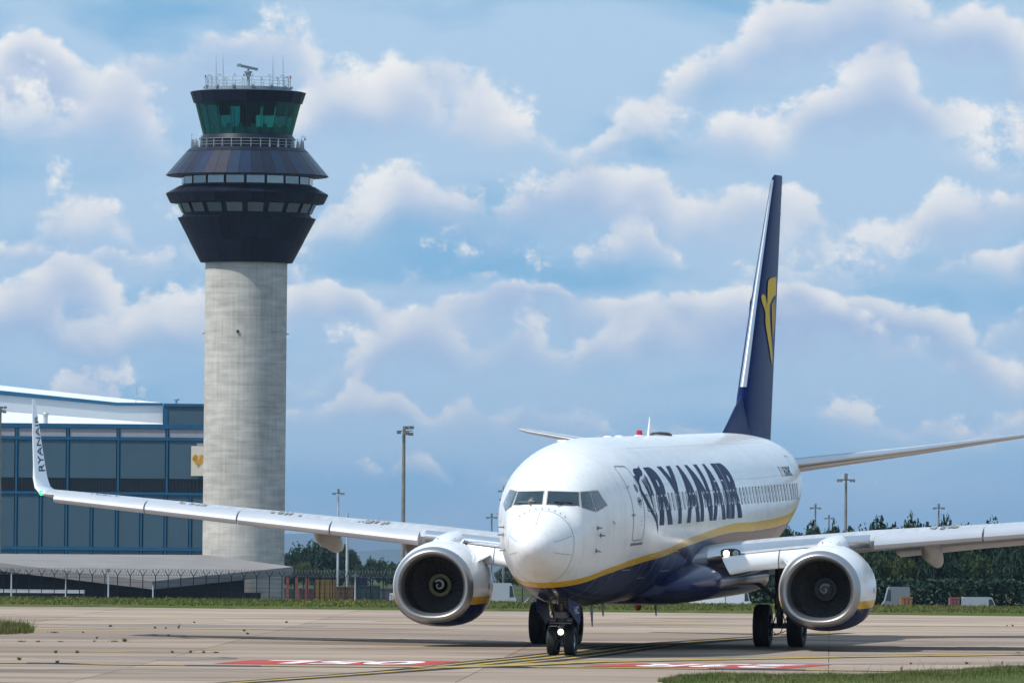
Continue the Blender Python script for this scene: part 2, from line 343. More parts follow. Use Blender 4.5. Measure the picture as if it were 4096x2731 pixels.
M_grassland = pos_mat('grassland', (.075, .098, .028), (.10, .115, .04), .25, (.055, .075, .022), 1.2, bump=.6)
M_blade1 = pos_mat('grass_blades', (.105, .130, .036), (.15, .15, .06), .45, (.075, .105, .025), 1.5, bump=0, rough=.6)
M_blade2 = pos_mat('tall_grass_blades', (.080, .118, .030), (.19, .175, .08), .7, (.055, .09, .022), 1.6, bump=0, rough=.6)
M_dry = pos_mat('dry_weed', (.11, .095, .07), (.14, .12, .08), 2, (.08, .09, .05), 4, bump=0)
M_weed = pos_mat('green_weed', (.09, .125, .035), (.12, .14, .045), 2, (.07, .10, .03), 4, bump=0)
M_my = pos_mat('yellow_marking', (.46, .325, .085), (.38, .28, .10), .8, (.21, .175, .13), 1.6, bump=0)
M_mb = pos_mat('black_marking', (.030, .032, .042), (.05, .05, .058), .8, (.12, .10, .09), 1.4, bump=0)
M_mr = pos_mat('red_marking', (.46, .075, .065), (.42, .08, .075), .8, (.36, .13, .12), 1.6, bump=0)
M_mw = pos_mat('white_marking', (.78, .77, .76), (.70, .68, .67), .8, (.60, .52, .5), 1.6, bump=0)
ysteps = [-400, -100, 0, 100, 200, 280, 300, 311, 320, 335, 350, 370, 390, 410, 430, 450, 470, 490, 505, 520, 700, 1000, 2000, 5000, 12000, 30000, 60000]
xsteps = [-45000, -3000, -300, -60, -20, 20, 60, 300, 3000, 45000]
vs = [(x, y, gz(y) - (.06 if y < 300 else 0)) for y in ysteps for x in xsteps]; nx = len(xsteps)
obj('ground', MB().add(vs, [(j * nx + i, j * nx + i + 1, (j + 1) * nx + i + 1, (j + 1) * nx + i) for j in range(len(ysteps) - 1) for i in range(nx - 1)]), M_grassland, kind='structure')
obj('apron', MB().add([(x, y, gz(y) + .03) for y in (525, 800, 1500) for x in (-900, 900)], [(0, 1, 3, 2), (2, 3, 5, 4)]), pos_mat('apron_asphalt', (.09, .09, .095), (.11, .11, .11), .05, (.07, .07, .075), .3), kind='structure')
TAXI_END = 293.8
tx = empty('taxiway', (0, 0, 0), kind='structure')
def sheet(name, x0, x1, y0, y1, h, mt, parent=None, **k): return obj(name, MB().add([(x0, y0, TA * y0 + h), (x1, y0, TA * y0 + h), (x1, y1, TA * y1 + h), (x0, y1, TA * y1 + h)], [(0, 1, 2, 3)]), mt, parent, **k)
sheet('concrete_surface', -300, 300, 40, TAXI_END, -.03, M_conc, tx)
SLX, SLY, GAP, RZ = 7.5, 6.0, .11, radians(-2)
sheet('joint_filler', -29, 29, 176, TAXI_END, -.016, M_joint, tx)
sme = MB().box((0, 0, -.03), (SLX - .014, SLY - GAP, .06)).mesh('concrete_slab')
R2 = Matrix.Rotation(RZ, 2)
for i in range(-4, 4):
    for j in range(-6, 14):
        p = R2 @ Vector(((i + .5) * SLX, (j + .5) * SLY)); y = 215 + p.y
        if y > TAXI_END - 1 or y < 178: continue
        s = link('concrete_slab', sme, M_conc, tx); s.location = (p.x, y, TA * y + rnd.uniform(-.002, .0)); s.rotation_euler = (ALPHA, 0, RZ)
# far grass verge, lapping over the edge of the concrete
vx = [-60 + 3 * i for i in range(41)]; vg = []
for y, h in ((TAXI_END - .1, -.03), (TAXI_END + .3, .05), (303, .06), (311, .05), (318, .02)):
    for x in vx: vg.append((x, y + (.35 * sin(x * .9) + .2 * sin(x * 2.3) if y < 296 else 0) - .5, gz(y) + h))
obj('grass_verge', MB().add(vg, [(j * 41 + i, j * 41 + i + 1, (j + 1) * 41 + i + 1, (j + 1) * 41 + i) for j in range(4) for i in range(40)]), M_grassland, kind='structure')
# painted lines
def ribbon(name, px, wd, h, mt, dash=None, parent=None, wds=None, off=0.0):
    pts = [on_ground(*p) for p in px]; dense = []; ws = []
    for i in range(len(pts) - 1):
        n = max(2, int((pts[i + 1] - pts[i]).length / 1.0))
        for k in range(n):
            t = k / n; dense.append(pts[i].lerp(pts[i + 1], t)); ws.append((wds[i] * (1 - t) + wds[i + 1] * t) if wds else wd)
    dense.append(pts[-1]); ws.append(wds[-1] if wds else wd); a, b = [], []
    for i, p in enumerate(dense):
        t = dense[min(i + 1, len(dense) - 1)] - dense[max(i - 1, 0)]; s = Vector((-t.y, t.x, 0)).normalized()
        for L_, sgn in ((a, 1), (b, -1)):
            q = p + s * (sgn * ws[i] / 2 + off); L_.append((q.x, q.y, TA * q.y + h))
    n = len(dense); fs = [(i, i + 1, n + i + 1, n + i) for i in range(n - 1) if not dash or (i % dash[1]) < dash[0]]
    return obj(name, MB().add(a + b, fs), mt, parent, kind=None if parent else 'structure')
lz = lambda a, b: (a * .8707, 2380 + b * .8707); rz_ = lambda a, b: (2048 + a * .8707, 2380 + b * .8707)
A_ = [lz(1000, 407), lz(1500, 372), lz(1800, 350), lz(2120, 326), rz_(0, 302), rz_(160, 287), rz_(300, 270), rz_(500, 243), rz_(620, 228), rz_(1000, 202), rz_(1250, 185), rz_(1500, 172)]
mk = ribbon('taxiway_marking', A_, 0, .004, M_mb, wds=[.8, .8, .9, 1.5, 1.9, 1.9, 1.9, 1.8, 1.6, 1.2, 1, 1]); ribbon('yellow_stripe', A_, .26, .009, M_my, parent=mk)
for o_ in (-.55, .55): ribbon('yellow_stripe', A_[3:9], .2, .009, M_my, parent=mk, off=o_)
B_ = [(-200, 2649), lz(0, 310), lz(250, 312), lz(500, 318), lz(850, 322), lz(1200, 325), lz(1700, 329), lz(2200, 330), rz_(340, 331), rz_(900, 338), rz_(1350, 343), rz_(1700, 347), rz_(2300, 350)]
mk = ribbon('taxiway_marking', B_, 1.2, .006, M_mb); ribbon('yellow_stripe', B_, .75, .011, M_my, dash=(3, 5), parent=mk)
C_ = [lz(1950, 333), rz_(0, 321), rz_(330, 306), rz_(900, 295), rz_(1500, 283), rz_(2352, 272), rz_(2600, 268)]
mk = ribbon('taxiway_marking', C_, 1.3, .005, M_mb); ribbon('yellow_stripe', C_, .8, .010, M_my, parent=mk)
for path, w_ in (([(60, 2516), (600, 2514), (1200, 2514), (1700, 2516)], .5), ([(2600, 2505), (2820, 2509), (3010, 2515)], .5), ([(3430, 2504), (3800, 2504), (4200, 2504)], .5), ([(-50, 2608), (300, 2606), (590, 2602), (1200, 2593), (1900, 2586)], .35), ([(-50, 2474), (600, 2476), (1500, 2483), (2100, 2484)], .4), ([(2350, 2490), (2600, 2486), (3000, 2478)], .5)):
    ribbon('taxiway_marking', path, w_, .004, M_my, dash=(7, 11))
M_gst = pos_mat('oil_darkened_concrete', (.27, .222, .19), (.225, .187, .163), .3, (.30, .245, .21), .5, bump=0)
for path, wds in (([(-100, 2546), (300, 2548), (700, 2546), (1100, 2552)], (5, 6, 4, .3)), ([(150, 2630), (500, 2632), (800, 2628), (950, 2630)], (.3, 4, 3, .2)), ([(250, 2494), (600, 2500), (1000, 2502), (1300, 2500)], (1, 7, 5, .3)), ([(2700, 2580), (3300, 2576), (3900, 2574), (4300, 2574)], (.5, 3, 4, 3)), ([(2900, 2650), (3500, 2654), (4200, 2648)], (.3, 2.2, 2)), ([(2500, 2470), (3000, 2474), (3400, 2472)], (.3, 5, .3)), ([(200, 2675), (700, 2672), (1100, 2676)], (.2, 1.5, .2)), ([(1300, 2560), (2000, 2556), (2700, 2560)], (.3, 3.5, .3))):
    ribbon('concrete_stain', path, 0, .0025, M_gst, wds=wds)
def sign(px, text):
    c = [on_ground(*p) for p in px]    # near-left, near-right, far-right, far-left as seen here
    q = lambda u, v: c[0] * (1 - u) * (1 - v) + c[1] * u * (1 - v) + c[2] * u * v + c[3] * (1 - u) * v
    f = lambda h: (lambda u, v: (lambda p: Vector((p.x, p.y, TA * p.y + h)))(q(1 - u, 1 - v)))   # painted to be read from the far side
    pl = obj('runway_designation', MB().add([f(.007)(u, v) for u, v in ((0, 0), (1, 0), (1, 1), (0, 1))], [(0, 1, 2, 3)]), M_mr, kind='structure')
    uv_mesh(text_uv(text, .03), 'designation_lettering', (.10, .88, .12, .88), f(.012), M_mw, pl, .05, .1)
# ------------------------------------------------------------------ control tower
M_clad = mat('dark_cladding', (.012, .015, .030), .40, spec=.25, var=.25, vscale=.5, rand=.35)
M_cladb = mat('iridescent_roof_cladding', (.016, .022, .045), .30, metal=.3, var=.3, vscale=.6)
T = M_cladb.node_tree; oi = nd(M_cladb, 'ShaderNodeObjectInfo'); rp = nd(M_cladb, 'ShaderNodeValToRGB'); T.links.new(oi.outputs['Random'], rp.inputs[0]); ce = rp.color_ramp.elements
ce[0].color = (.012, .016, .034, 1); ce[1].color = (.016, .030, .060, 1); e_ = ce.new(.35); e_.color = (.018, .022, .042, 1); e_ = ce.new(.6); e_.color = (.021, .019, .034, 1); e_ = ce.new(.8); e_.color = (.014, .030, .075, 1); T.links.new(rp.outputs[0], T.nodes[M_cladb['hs']].inputs['Color'])
M_core = mat('dark_core', (.012, .014, .022), .5, var=.2)
M_steel = mat('galvanised_steel', (.48, .50, .52), .45, metal=.5, var=.15)
M_radar = mat('radar_paint', (.24, .29, .32), .45, var=.1)
M_soffit = mat('pale_soffit', (.45, .45, .44), .6, var=.1)
M_glz = mat('window_glazing', (.22, .28, .31), .06, metal=.75, var=.1, rand=.2, vscale=.4)
M_cons = mat('console_white', (.70, .72, .70), .5, var=.1)
def glass_mat(name, tint, refl):
    m = bpy.data.materials.new(name); m.use_nodes = True; T = m.node_tree; T.nodes.clear(); o = T.nodes.new('ShaderNodeOutputMaterial'); mx = T.nodes.new('ShaderNodeMixShader'); tr = T.nodes.new('ShaderNodeBsdfTransparent'); gl = T.nodes.new('ShaderNodeBsdfGlossy'); lw = T.nodes.new('ShaderNodeLayerWeight'); mr = T.nodes.new('ShaderNodeMapRange')
    tr.inputs[0].default_value = (*tint, 1); gl.inputs['Roughness'].default_value = .04; gl.inputs[0].default_value = (.8, .95, .95, 1); lw.inputs[0].default_value = .35; mr.inputs[3].default_value = refl; mr.inputs[4].default_value = .45
    T.links.new(lw.outputs['Fresnel'], mr.inputs[0]); T.links.new(mr.outputs[0], mx.inputs[0]); T.links.new(tr.outputs[0], mx.inputs[1]); T.links.new(gl.outputs[0], mx.inputs[2]); T.links.new(mx.outputs[0], o.inputs[0]); return m
M_cab = glass_mat('green_cab_glass', (.27, .61, .59), .03)
# board-marked concrete of the shaft
M_shaft = mat('board_marked_concrete', (.51, .475, .42), .85, bump=.25, bscale=1.2, bstretch=(3, 3, .6)); T = M_shaft.node_tree; B = T.nodes['Principled BSDF']
g = nd(M_shaft, 'ShaderNodeTexCoord'); sp_ = nd(M_shaft, 'ShaderNodeSeparateXYZ'); T.links.new(g.outputs['Object'], sp_.inputs[0])
def sm(op, a, b=None):
    n = nd(M_shaft, 'ShaderNodeMath', operation=op)
    for i, s in enumerate((a, b)):
        if s is None: continue
        if isinstance(s, (int, float)): n.inputs[i].default_value = s
        else: T.links.new(s, n.inputs[i])
    return n.outputs[0]
ang = sm('MULTIPLY', sm('ARCTAN2', sp_.outputs[1], sp_.outputs[0]), 4.5)
def snz(u, v, us, vs_, det=5):
    c = nd(M_shaft, 'ShaderNodeCombineXYZ'); T.links.new(sm('MULTIPLY', u, us), c.inputs[0]); T.links.new(sm('MULTIPLY', v, vs_), c.inputs[1]); n = nd(M_shaft, 'ShaderNodeTexNoise'); n.inputs['Scale'].default_value = 1; n.inputs['Detail'].default_value = det; T.links.new(c.outputs[0], n.inputs['Vector']); return n.outputs['Fac']
va = snz(ang, sp_.outputs[2], 3.2, .22); vb = snz(ang, sp_.outputs[2], .35, 1.6, 3); vc = snz(ang, sp_.outputs[2], .12, .10, 4); lift = sm('FRACT', sm('MULTIPLY', sp_.outputs[2], .42)); seam = sm('LESS_THAN', lift, .035); brd = sm('LESS_THAN', sm('FRACT', sm('MULTIPLY', ang, 1.55)), .07)
f = sm('ADD', sm('MULTIPLY', sm('SUBTRACT', va, .5), .45), sm('ADD', sm('MULTIPLY', sm('SUBTRACT', vb, .5), .85), sm('MULTIPLY', sm('SUBTRACT', vc, .5), .8)))
f = sm('SUBTRACT', sm('SUBTRACT', sm('ADD', f, 1.0), sm('MULTIPLY', seam, .10)), sm('MULTIPLY', brd, .10))
f = sm('SUBTRACT', f, sm('MULTIPLY', sm('LESS_THAN', sm('FRACT', sm('MULTIPLY', sp_.outputs[2], 1.45)), .16), .075))
hs = T.nodes[M_shaft['hs']]; T.links.new(f, hs.inputs['Value'])

TD = 1000.0; tb = at(979, 1700, TD); TX = tb.x
tz = lambda v: at(983, v, TD).z - FAR_Z
tower = empty('control_tower', (TX, TD, FAR_Z), label='tall concrete airport control tower with dark faceted head and green glass cab', cat='control tower')
SH = 4.48
obj('shaft', MB().lathe([(-.5, SH), (tz(1052), SH)], 96, 'Z'), M_shaft, tower, 30)
p = MB().box((-.75, -SH - .03, tz(1329)), (.26, .16, .26)); obj('shaft_vent', p, M_core, tower)
for s_ in (-1, 1): obj('obstruction_light', MB().box((s_ * (SH + .12), 0, tz(1335)), (.26, .12, .10)), M_red, tower)
def ring_panels(name, n, r0, z0, r1, z1, thick, gap, mt, parent, a0=0.0, inset=0.0):
    da = pi / n; out = []; k = 1 / cos(da)
    h0, h1 = r0 * k * sin(da) * (1 - gap), r1 * k * sin(da) * (1 - gap)
    d = Vector((0, r1 - r0, z1 - z0)).normalized(); nn = Vector((0, d.z, -d.y))
    if nn.y < 0: nn = -nn
    base = [Vector((-h0, r0, z0)), Vector((h0, r0, z0)), Vector((h1, r1, z1)), Vector((-h1, r1, z1))]
    me = MB().loft([[q + nn * -.04 for q in base], [q + nn * thick for q in base]]).mesh(name)
    for i in range(n):
        o = link(name, me, mt, parent); o.rotation_euler.z = a0 + 2 * pi * i / n; out.append(o)
    return out
def core(name, prof, mt, n=80, a0=0.0): return obj(name, MB().lathe(prof, n, 'Z', a0=a0), mt, tower, 20)
Z = {k: tz(v) for k, v in dict(top=372, fb=414, gb=543, sill=560, walk=597, ct=612, e1=706, w1t=709, w1b=745, ft=748, e2=779, f2b=814, w2t=815, w2b=858, bt=874, bb=1050).items()}
bowl = core('lower_bowl', [(Z['bb'], 4.3), (Z['bb'], 4.97), (Z['bt'], 7.46), (Z['bt'] + .12, 7.1)], M_core)
zm = (Z['bb'] + Z['bt']) / 2; rm = (5.0 + 7.51) / 2
ring_panels('bowl_panel', 40, 5.0, Z['bb'], rm, zm - .02, .04, .015, M_clad, bowl); ring_panels('bowl_panel', 40, rm, zm + .02, 7.51, Z['bt'], .04, .015, M_clad, bowl)
lw_ = core('lower_window_band', [(Z['bt'] + .1, 7.2), (Z['w2b'], 6.96), (Z['w2t'], 7.52), (Z['f2b'], 8.2)], M_core, 20, pi / 20)
ring_panels('window_pane', 20, 7.03, Z['w2b'] + .10, 7.50, Z['w2t'] - .10, .03, .26, M_glz, lw_, pi / 20)
fl2 = core('middle_eave', [(Z['f2b'], 7.3), (Z['f2b'], 8.32), (Z['e2'], 8.78), (Z['ft'], 7.36), (Z['ft'] + .1, 7.0)], M_core)
ring_panels('fascia_panel', 40, 8.36, Z['f2b'], 8.83, Z['e2'] - .03, .03, .015, M_clad, fl2); ring_panels('roof_panel', 40, 8.83, Z['e2'] + .03, 7.39, Z['ft'], .03, .015, M_clad, fl2)
uw = core('upper_window_band', [(Z['ft'], 7.1), (Z['e1'] + .15, 7.1)], M_core, 20, pi / 20)
ring_panels('window_pane', 20, 7.05, Z['w1b'] + .12, 7.05, Z['w1t'] - .06, .06, .13, M_glz, uw, pi / 20)
rf = core('upper_roof', [(Z['e1'] + .02, 7.0), (Z['e1'] - .02, 8.78), (Z['e1'] + .08, 8.80), (Z['ct'], 6.62), (Z['walk'], 6.24), (Z['walk'], 5.0)], M_core)
obj('soffit', MB().lathe([(Z['e1'] - .05, 7.05), (Z['e1'] - .05, 8.75)], 80, 'Z'), M_soffit, rf)
ring_panels('roof_panel', 40, 8.85, Z['e1'] + .02, 6.68, Z['ct'] - .03, .05, .018, M_cladb, rf); ring_panels('roof_trim', 40, 6.68, Z['ct'] + .02, 6.26, Z['walk'], .03, .01, M_clad, rf)
core('drum', [(Z['walk'] - .1, 5.08), (Z['sill'] - .05, 5.08), (Z['sill'], 5.28), (Z['gb'] + .02, 4.92), (Z['gb'] + .02, 4.3)], M_clad)
def railing(name, r, z, h, n, nr, lean=0.0, mt=M_steel, hoop=False):
    rl = empty(name); rl.parent = tower
    for k in range(nr):
        zz = z + h * (k + 1) / nr; obj('rail', MB().lathe([(zz - .018, r + .02), (zz + .018, r + .02), (zz + .018, r - .02), (zz - .018, r - .02), (zz - .018, r + .02)], 60, 'Z'), mt, rl)
    if lean: me = MB().loft([[(-.02, r + lean, z), (.02, r + lean, z), (.02, r - .25, z), (-.02, r - .25, z)], [(-.02, r + .03, z + h), (.02, r + .03, z + h), (.02, r - .04, z + h), (-.02, r - .04, z + h)]]).mesh('railing_post')
    else: me = MB().box((0, r, z + h / 2), (.06, .06, h)).mesh('railing_post')
    for k in range(n): o = link('railing_post', me, mt, rl); o.rotation_euler.z = 2 * pi * (k + .5) / n
    if hoop:
        me = MB().tube([(0, r + .25 * cos(t) - .2, z + h + .08 + .22 * sin(t)) for t in [pi * q / 8 for q in range(9)]], .035, 5).box((0, r + .1, z + .05), (.3, .3, .25)).mesh('davit')
        for k in range(14): o = link('davit', me, M_radar, rl); o.rotation_euler.z = 2 * pi * (k + .3) / 14
    return rl
railing('walkway_railing', 6.12, Z['walk'], .95, 36, 3, .12)
# glass cab
core('cab_floor', [(Z['gb'], 4.8), (Z['gb'], .1)], M_core); core('cab_ceiling', [(Z['fb'] - .05, 5.66), (Z['fb'] - .05, .1)], M_core)
core('cab_core', [(Z['gb'], .9), (Z['fb'], .9)], M_core, 20)
panes = ring_panels('cab_pane', 20, 4.80, Z['gb'] + .03, 5.69, Z['fb'] - .02, .02, .012, M_cab, core('cab_mullion_ring', [(Z['gb'], 4.72), (Z['gb'] + .06, 4.72)], M_core, 20), pi / 20)
me = MB().tube([(0, 4.76, Z['gb']), (0, 5.64, Z['fb'])], .035, 5).mesh('cab_mullion')
for k in range(20): o = link('cab_mullion', me, M_radar, tower); o.rotation_euler.z = 2 * pi * k / 20
me = MB().box((0, 4.15, Z['gb'] + .42), (1.15, .5, .72)).box((0, 4.35, Z['gb'] + .95), (.5, .06, .36)).mesh('console')
for k in range(20): o = link('console', me, M_cons, tower); o.rotation_euler.z = 2 * pi * (k + .5) / 20
zr = Z['fb'] - 1.55; rr_ = 5.3
me = MB().loft([[Vector((x, 5.13, zr)) for x in (-.68, .68)] + [Vector((x, 5.55, Z['fb'] - .1)) for x in (.72, -.72)], [Vector((x, 5.11, zr)) for x in (-.68, .68)] + [Vector((x, 5.53, Z['fb'] - .1)) for x in (.72, -.72)]]).mesh('blind')
for k in range(20):
    if k in (8, 10, 11, 12, 13) : o = link('blind', me, M_core, tower); o.rotation_euler.z = 2 * pi * (k + .5) / 20
cr = core('cab_roof', [(Z['fb'], 5.6), (Z['fb'], 5.8), (Z['top'], 6.18), (Z['top'] + .12, 5.9), (Z['top'] + .16, .1)], M_core)
ring_panels('fascia_panel', 20, 5.84, Z['fb'], 6.23, Z['top'] + .03, .04, .008, M_clad, cr, pi / 20)
core('roof_plinth', [(Z['top'] + .14, 4.75), (Z['top'] + .55, 4.72), (Z['top'] + .55, .1)], M_radar)
railing('roof_railing', 4.66, Z['top'] + .5, 1.05, 28, 3, 0, M_steel, True)
zr0 = Z['top'] + .5
rad = empty('radar_scanner'); rad.parent = tower
obj('radar_mast', MB().lathe([(zr0, .32), (zr0 + .3, .2), (zr0 + 1.25, .17), (zr0 + 1.35, .30), (zr0 + 1.65, .32), (zr0 + 1.7, .42), (zr0 + 1.85, .42), (zr0 + 1.9, .12), (zr0 + 2.1, .10)], 24, 'Z', caps=True), M_radar, rad, 40)
M3 = Matrix.Rotation(radians(-12), 3, 'Y'); M4 = Matrix.Rotation(radians(25), 3, 'Z')
obj('scanner_bar', MB().box((0, 0, zr0 + 2.28), (2.2, .34, .26), M=M4 @ Matrix.Rotation(radians(10), 3, 'Y')).box((-1.0, -.45, zr0 + 2.48), (.42, .36, .34)), M_radar, rad)
for px_, hh in ((812, 262), (898, 240), (1515, 262), (1640, 240)):
    dx = (px_ - 1205) * .3231 / 36.6; obj('whip_antenna', MB().tube([(dx, -1.5, zr0), (dx, -1.5, zr0 + 1.9), (dx - .03, -1.5, zr0 + 3.6)], [.05, .035, .012], 5), M_radar, tower)
for px_ in (668, 1166, 1742):
    dx = (px_ - 1205) * .3231 / 36.6; obj('obstruction_light', MB().lathe([(zr0 + 1.05, .07), (zr0 + 1.35, .07)], 10, 'Z', (dx * .98, -1.0 if abs(dx) > 3 else -4.6, 0), True), M_red, tower)
for dx, s_ in ((-4.9, -1), (5.95, 1)):
    ca = obj('camera_pole', MB().tube([(dx, -1.5, Z['walk'])] + [(dx, -1.5, Z['walk'] + 1.2)] + [(dx + s_ * (.18 - .18 * cos(t)), -1.5, Z['walk'] + 1.2 + .2 * sin(t)) for t in (.6, 1.2, 1.8, 2.4, 3.0)], .035, 6), M_steel, tower)
    obj('dome_camera', MB().lathe([(-.2, .02), (-.17, .1), (-.05, .14), (.05, .1), (.08, .02)], 12, 'Z', (dx + s_ * .36, -1.5, Z['walk'] + 1.12)), M_cons, ca, 40)
obj('whip_antenna', MB().tube([(-6.1, -.8, Z['walk']), (-6.1, -.8, Z['walk'] + 1.6)], .03, 5).box((-5.95, -.8, Z['walk'] + 1.5), (.3, .04, .04)), M_steel, tower)

# ------------------------------------------------------------------ low building at the tower foot with its folded concrete roof
M_cano = mat('pale_concrete', (.235, .22, .212), .85, var=.12, vscale=.25, bump=.2, bscale=2)
base = empty('tower_base_building', (at(600, 2400, 985).x, 985, FAR_Z), label='low building with a folded pale concrete roof at the foot of the control tower', cat='building')
def loc(o, p): return Vector(p) - Vector(o.location)
def P2(x, y, D): return at(x * 1.7415, y * 1.7415, D)
cA, cB, cC, cD, cE = P2(-40, 1271, 1030), P2(478, 1274, 995.5), P2(674, 1301, 988), P2(350, 1334, 962), P2(-40, 1287, 975)
th_ = Vector((0, 0, -.86))
def slab(name, pts, mt, parent, th=th_): 
    pts = [loc(parent, p) for p in pts]; return obj(name, MB().loft([pts, [p + th for p in pts]]), mt, parent)
slab('roof_plane', [cA, cB, cD, cE], M_cano, base); slab('roof_plane', [cB + Vector((.01, 0, 0)), cC, cD + Vector((.02, .02, 0))], M_cano, base)
M_dkwall = mat('dark_facade_glass', (.008, .009, .013), .6, spec=.1, var=.3)
yw = 972
obj('front_wall', MB().span(loc(base, (P2(-60, 1300, yw).x, yw + 2, FAR_Z)), loc(base, (P2(598, 1300, yw).x, yw + 3, P2(300, 1345, yw).z - .6))), M_dkwall, base)
obj('side_wall', MB().span(loc(base, (P2(-60, 1300, yw).x, 984, FAR_Z)), loc(base, (P2(560, 1300, 984).x, 985, P2(300, 1296, 984).z - .8))), M_dkwall, base)

# ------------------------------------------------------------------ hangar behind the tower
HD = 1150.0
M_slate = mat('slate_cladding', (.052, .108, .145), .6, var=.06, vscale=.4, rand=.05, bump=.25, bscale=3, bstretch=(4, 4, .1))
M_bluef = mat('blue_frame_paint', (.003, .095, .195), .5, var=.15, vscale=.6)
M_ribg = mat('grey_ribbed_cladding', (.35, .34, .365), .6, var=.12, vscale=5, vstretch=(3, 1, .1))
M_ribw = mat('white_ribbed_cladding', (.47, .52, .56), .55, var=.05, vscale=4, vstretch=(3, 1, .05))
M_roofw = mat('white_roof_sheet', (.78, .79, .80), .5, var=.05)
M_louv = mat('black_louvre', (.010, .018, .026), .5, var=.3, vscale=4, vstretch=(4, 1, .1))
hx = lambda x: P2(x, 1100, HD).x
hz_ = lambda y: P2(230, y, HD).z - FAR_Z
hang = empty('aircraft_hangar', (hx(200), HD, FAR_Z), label='slate grey hangar with blue frames and white upper roof behind the control tower', cat='hangar')
HX0, HX1 = hx(-81) - hang.location.x, hx(556) - hang.location.x
h_ = lambda x: hx(x) - hang.location.x
def bar(name, x0, x1, z0, z1, y0, y1, mt, parent=None): return obj(name, MB().span((x0, y0, z0), (x1, y1, z1)), mt, parent or hang)
obj('wall', MB().span((HX0, .3, 0), (HX1, 60, hz_(975))), M_core, hang)
mul = [-81, 37, 155, 271, 383, 498, 556]; mul2 = [-81, -22, 37, 94, 153, 211, 269, 325, 381, 438, 498, 556]
for y0, y1, nm in ((973, 983, 'eave_beam'), (1003, 1010, 'blue_rail'), (1129, 1135, 'blue_rail'), (1255.5, 1263, 'blue_rail')): bar(nm, HX0, HX1, hz_(y1), hz_(y0), -.12, .28, M_bluef)
for a, b in zip(mul[:-1], mul[1:]):
    bar('ribbed_panel', h_(a) + .25, h_(b) - .25, hz_(1002.6), hz_(983.4), .06, .29, M_ribg); bar('slate_panel', h_(a) + .25, h_(b) - .25, hz_(1097.6), hz_(1010.4), .02, .29, M_slate)
    lv = bar('louvre_band', h_(a) + .25, h_(b) - .25, hz_(1128.6), hz_(1098), .16, .29, M_louv)
    n = int((h_(b) - h_(a)) / .42); q = MB()
    for i in range(n): xx = h_(a) + .35 + (h_(b) - h_(a) - .7) * i / max(1, n - 1); q.span((xx - .06, .03, hz_(1128.6)), (xx + .06, .155, hz_(1098)))
    obj('louvre_ribs', q, M_louv, lv)
for x in mul: bar('blue_mullion', h_(x) - .13, h_(x) + .13, hz_(1128.8), hz_(983.2), -.08, .285, M_bluef)
for x in mul2: bar('blue_mullion', h_(x) - .12, h_(x) + .12, 0, hz_(1135.2), -.08, .285, M_bluef)
for a, b in zip(mul2[:-1], mul2[1:]): bar('slate_panel', h_(a) + .23, h_(b) - .23, hz_(1255.3), hz_(1135.3), .02, .29, M_slate); bar('slate_panel', h_(a) + .23, h_(b) - .23, 0, hz_(1263.3), .02, .29, M_slate)
# upper dark block, to the right
bar('slate_panel', h_(384), HX1, hz_(972.8), hz_(932), .02, 40, M_slate); bar('eave_beam', h_(374), HX1 + .2, hz_(931.8), hz_(925), -.15, 40.2, M_bluef); bar('corner_post', h_(374), h_(384), hz_(972.8), hz_(931.9), -.05, 6, M_bluef)
# upper white wall under a pitched roof
D2 = HD + 14; wpt = lambda x, y, D=D2: P2(x, y, D) - hang.location
wl_ = [wpt(-81, 892), wpt(269, 927), wpt(374, 928), wpt(374, 990), wpt(-81, 990)]
obj('ribbed_wall', MB().loft([wl_, [p + Vector((0, 30, 0)) for p in wl_]]), M_ribw, hang)
fa = [wpt(-81, 888, D2 - .3), wpt(269, 924, D2 - .3), wpt(374, 925, D2 - .3), wpt(374, 931, D2 - .3), wpt(269, 931.5, D2 - .3), wpt(-81, 899, D2 - .3)]
obj('roof_fascia', MB().loft([fa, [p + Vector((0, .28, 0)) for p in fa]]), M_bluef, hang)
obj('upper_roof', MB().add([wpt(-81, 889, D2 - .3), wpt(269, 924.5, D2 - .3), wpt(374, 925.5, D2 - .3), wpt(374, 925, D2 + 26), wpt(325, 925, D2 + 30), wpt(-81, 876, D2 + 45)], [(0, 1, 2, 3, 4, 5)]), M_roofw, hang)
obj('lower_roof', MB().add([wpt(-81, 972.5, HD), wpt(374, 974, HD), wpt(374, 972, D2 - .05), wpt(-81, 938, D2 - .05)], [(0, 1, 2, 3)]), M_roofw, hang)
pv = wpt(104.5, 978, HD + 4); obj('flue', MB().lathe([(0, .28), (1.35, .28)], 14, 'Z', pv, True).lathe([(1.35, .4), (1.55, .4), (1.72, .25)], 14, 'Z', pv, True), M_steel, hang)
pv = wpt(312, 926, D2 + 4); obj('roof_mast', MB().tube([pv, pv + Vector((0, 0, 2.3))], .05, 5).tube([pv + Vector((0, 0, .9)), pv + Vector((1.4, 0, .9))], .03, 4).tube([pv + Vector((1.4, 0, .4)), pv + Vector((1.4, 0, 1.9))], .03, 4), M_steel, hang)
pv = wpt(405, 926, HD + 4); obj('roof_vent', MB().lathe([(0, .15), (.35, .15), (.4, .4), (.55, .4)], 12, 'Z', pv, True), M_steel, hang)
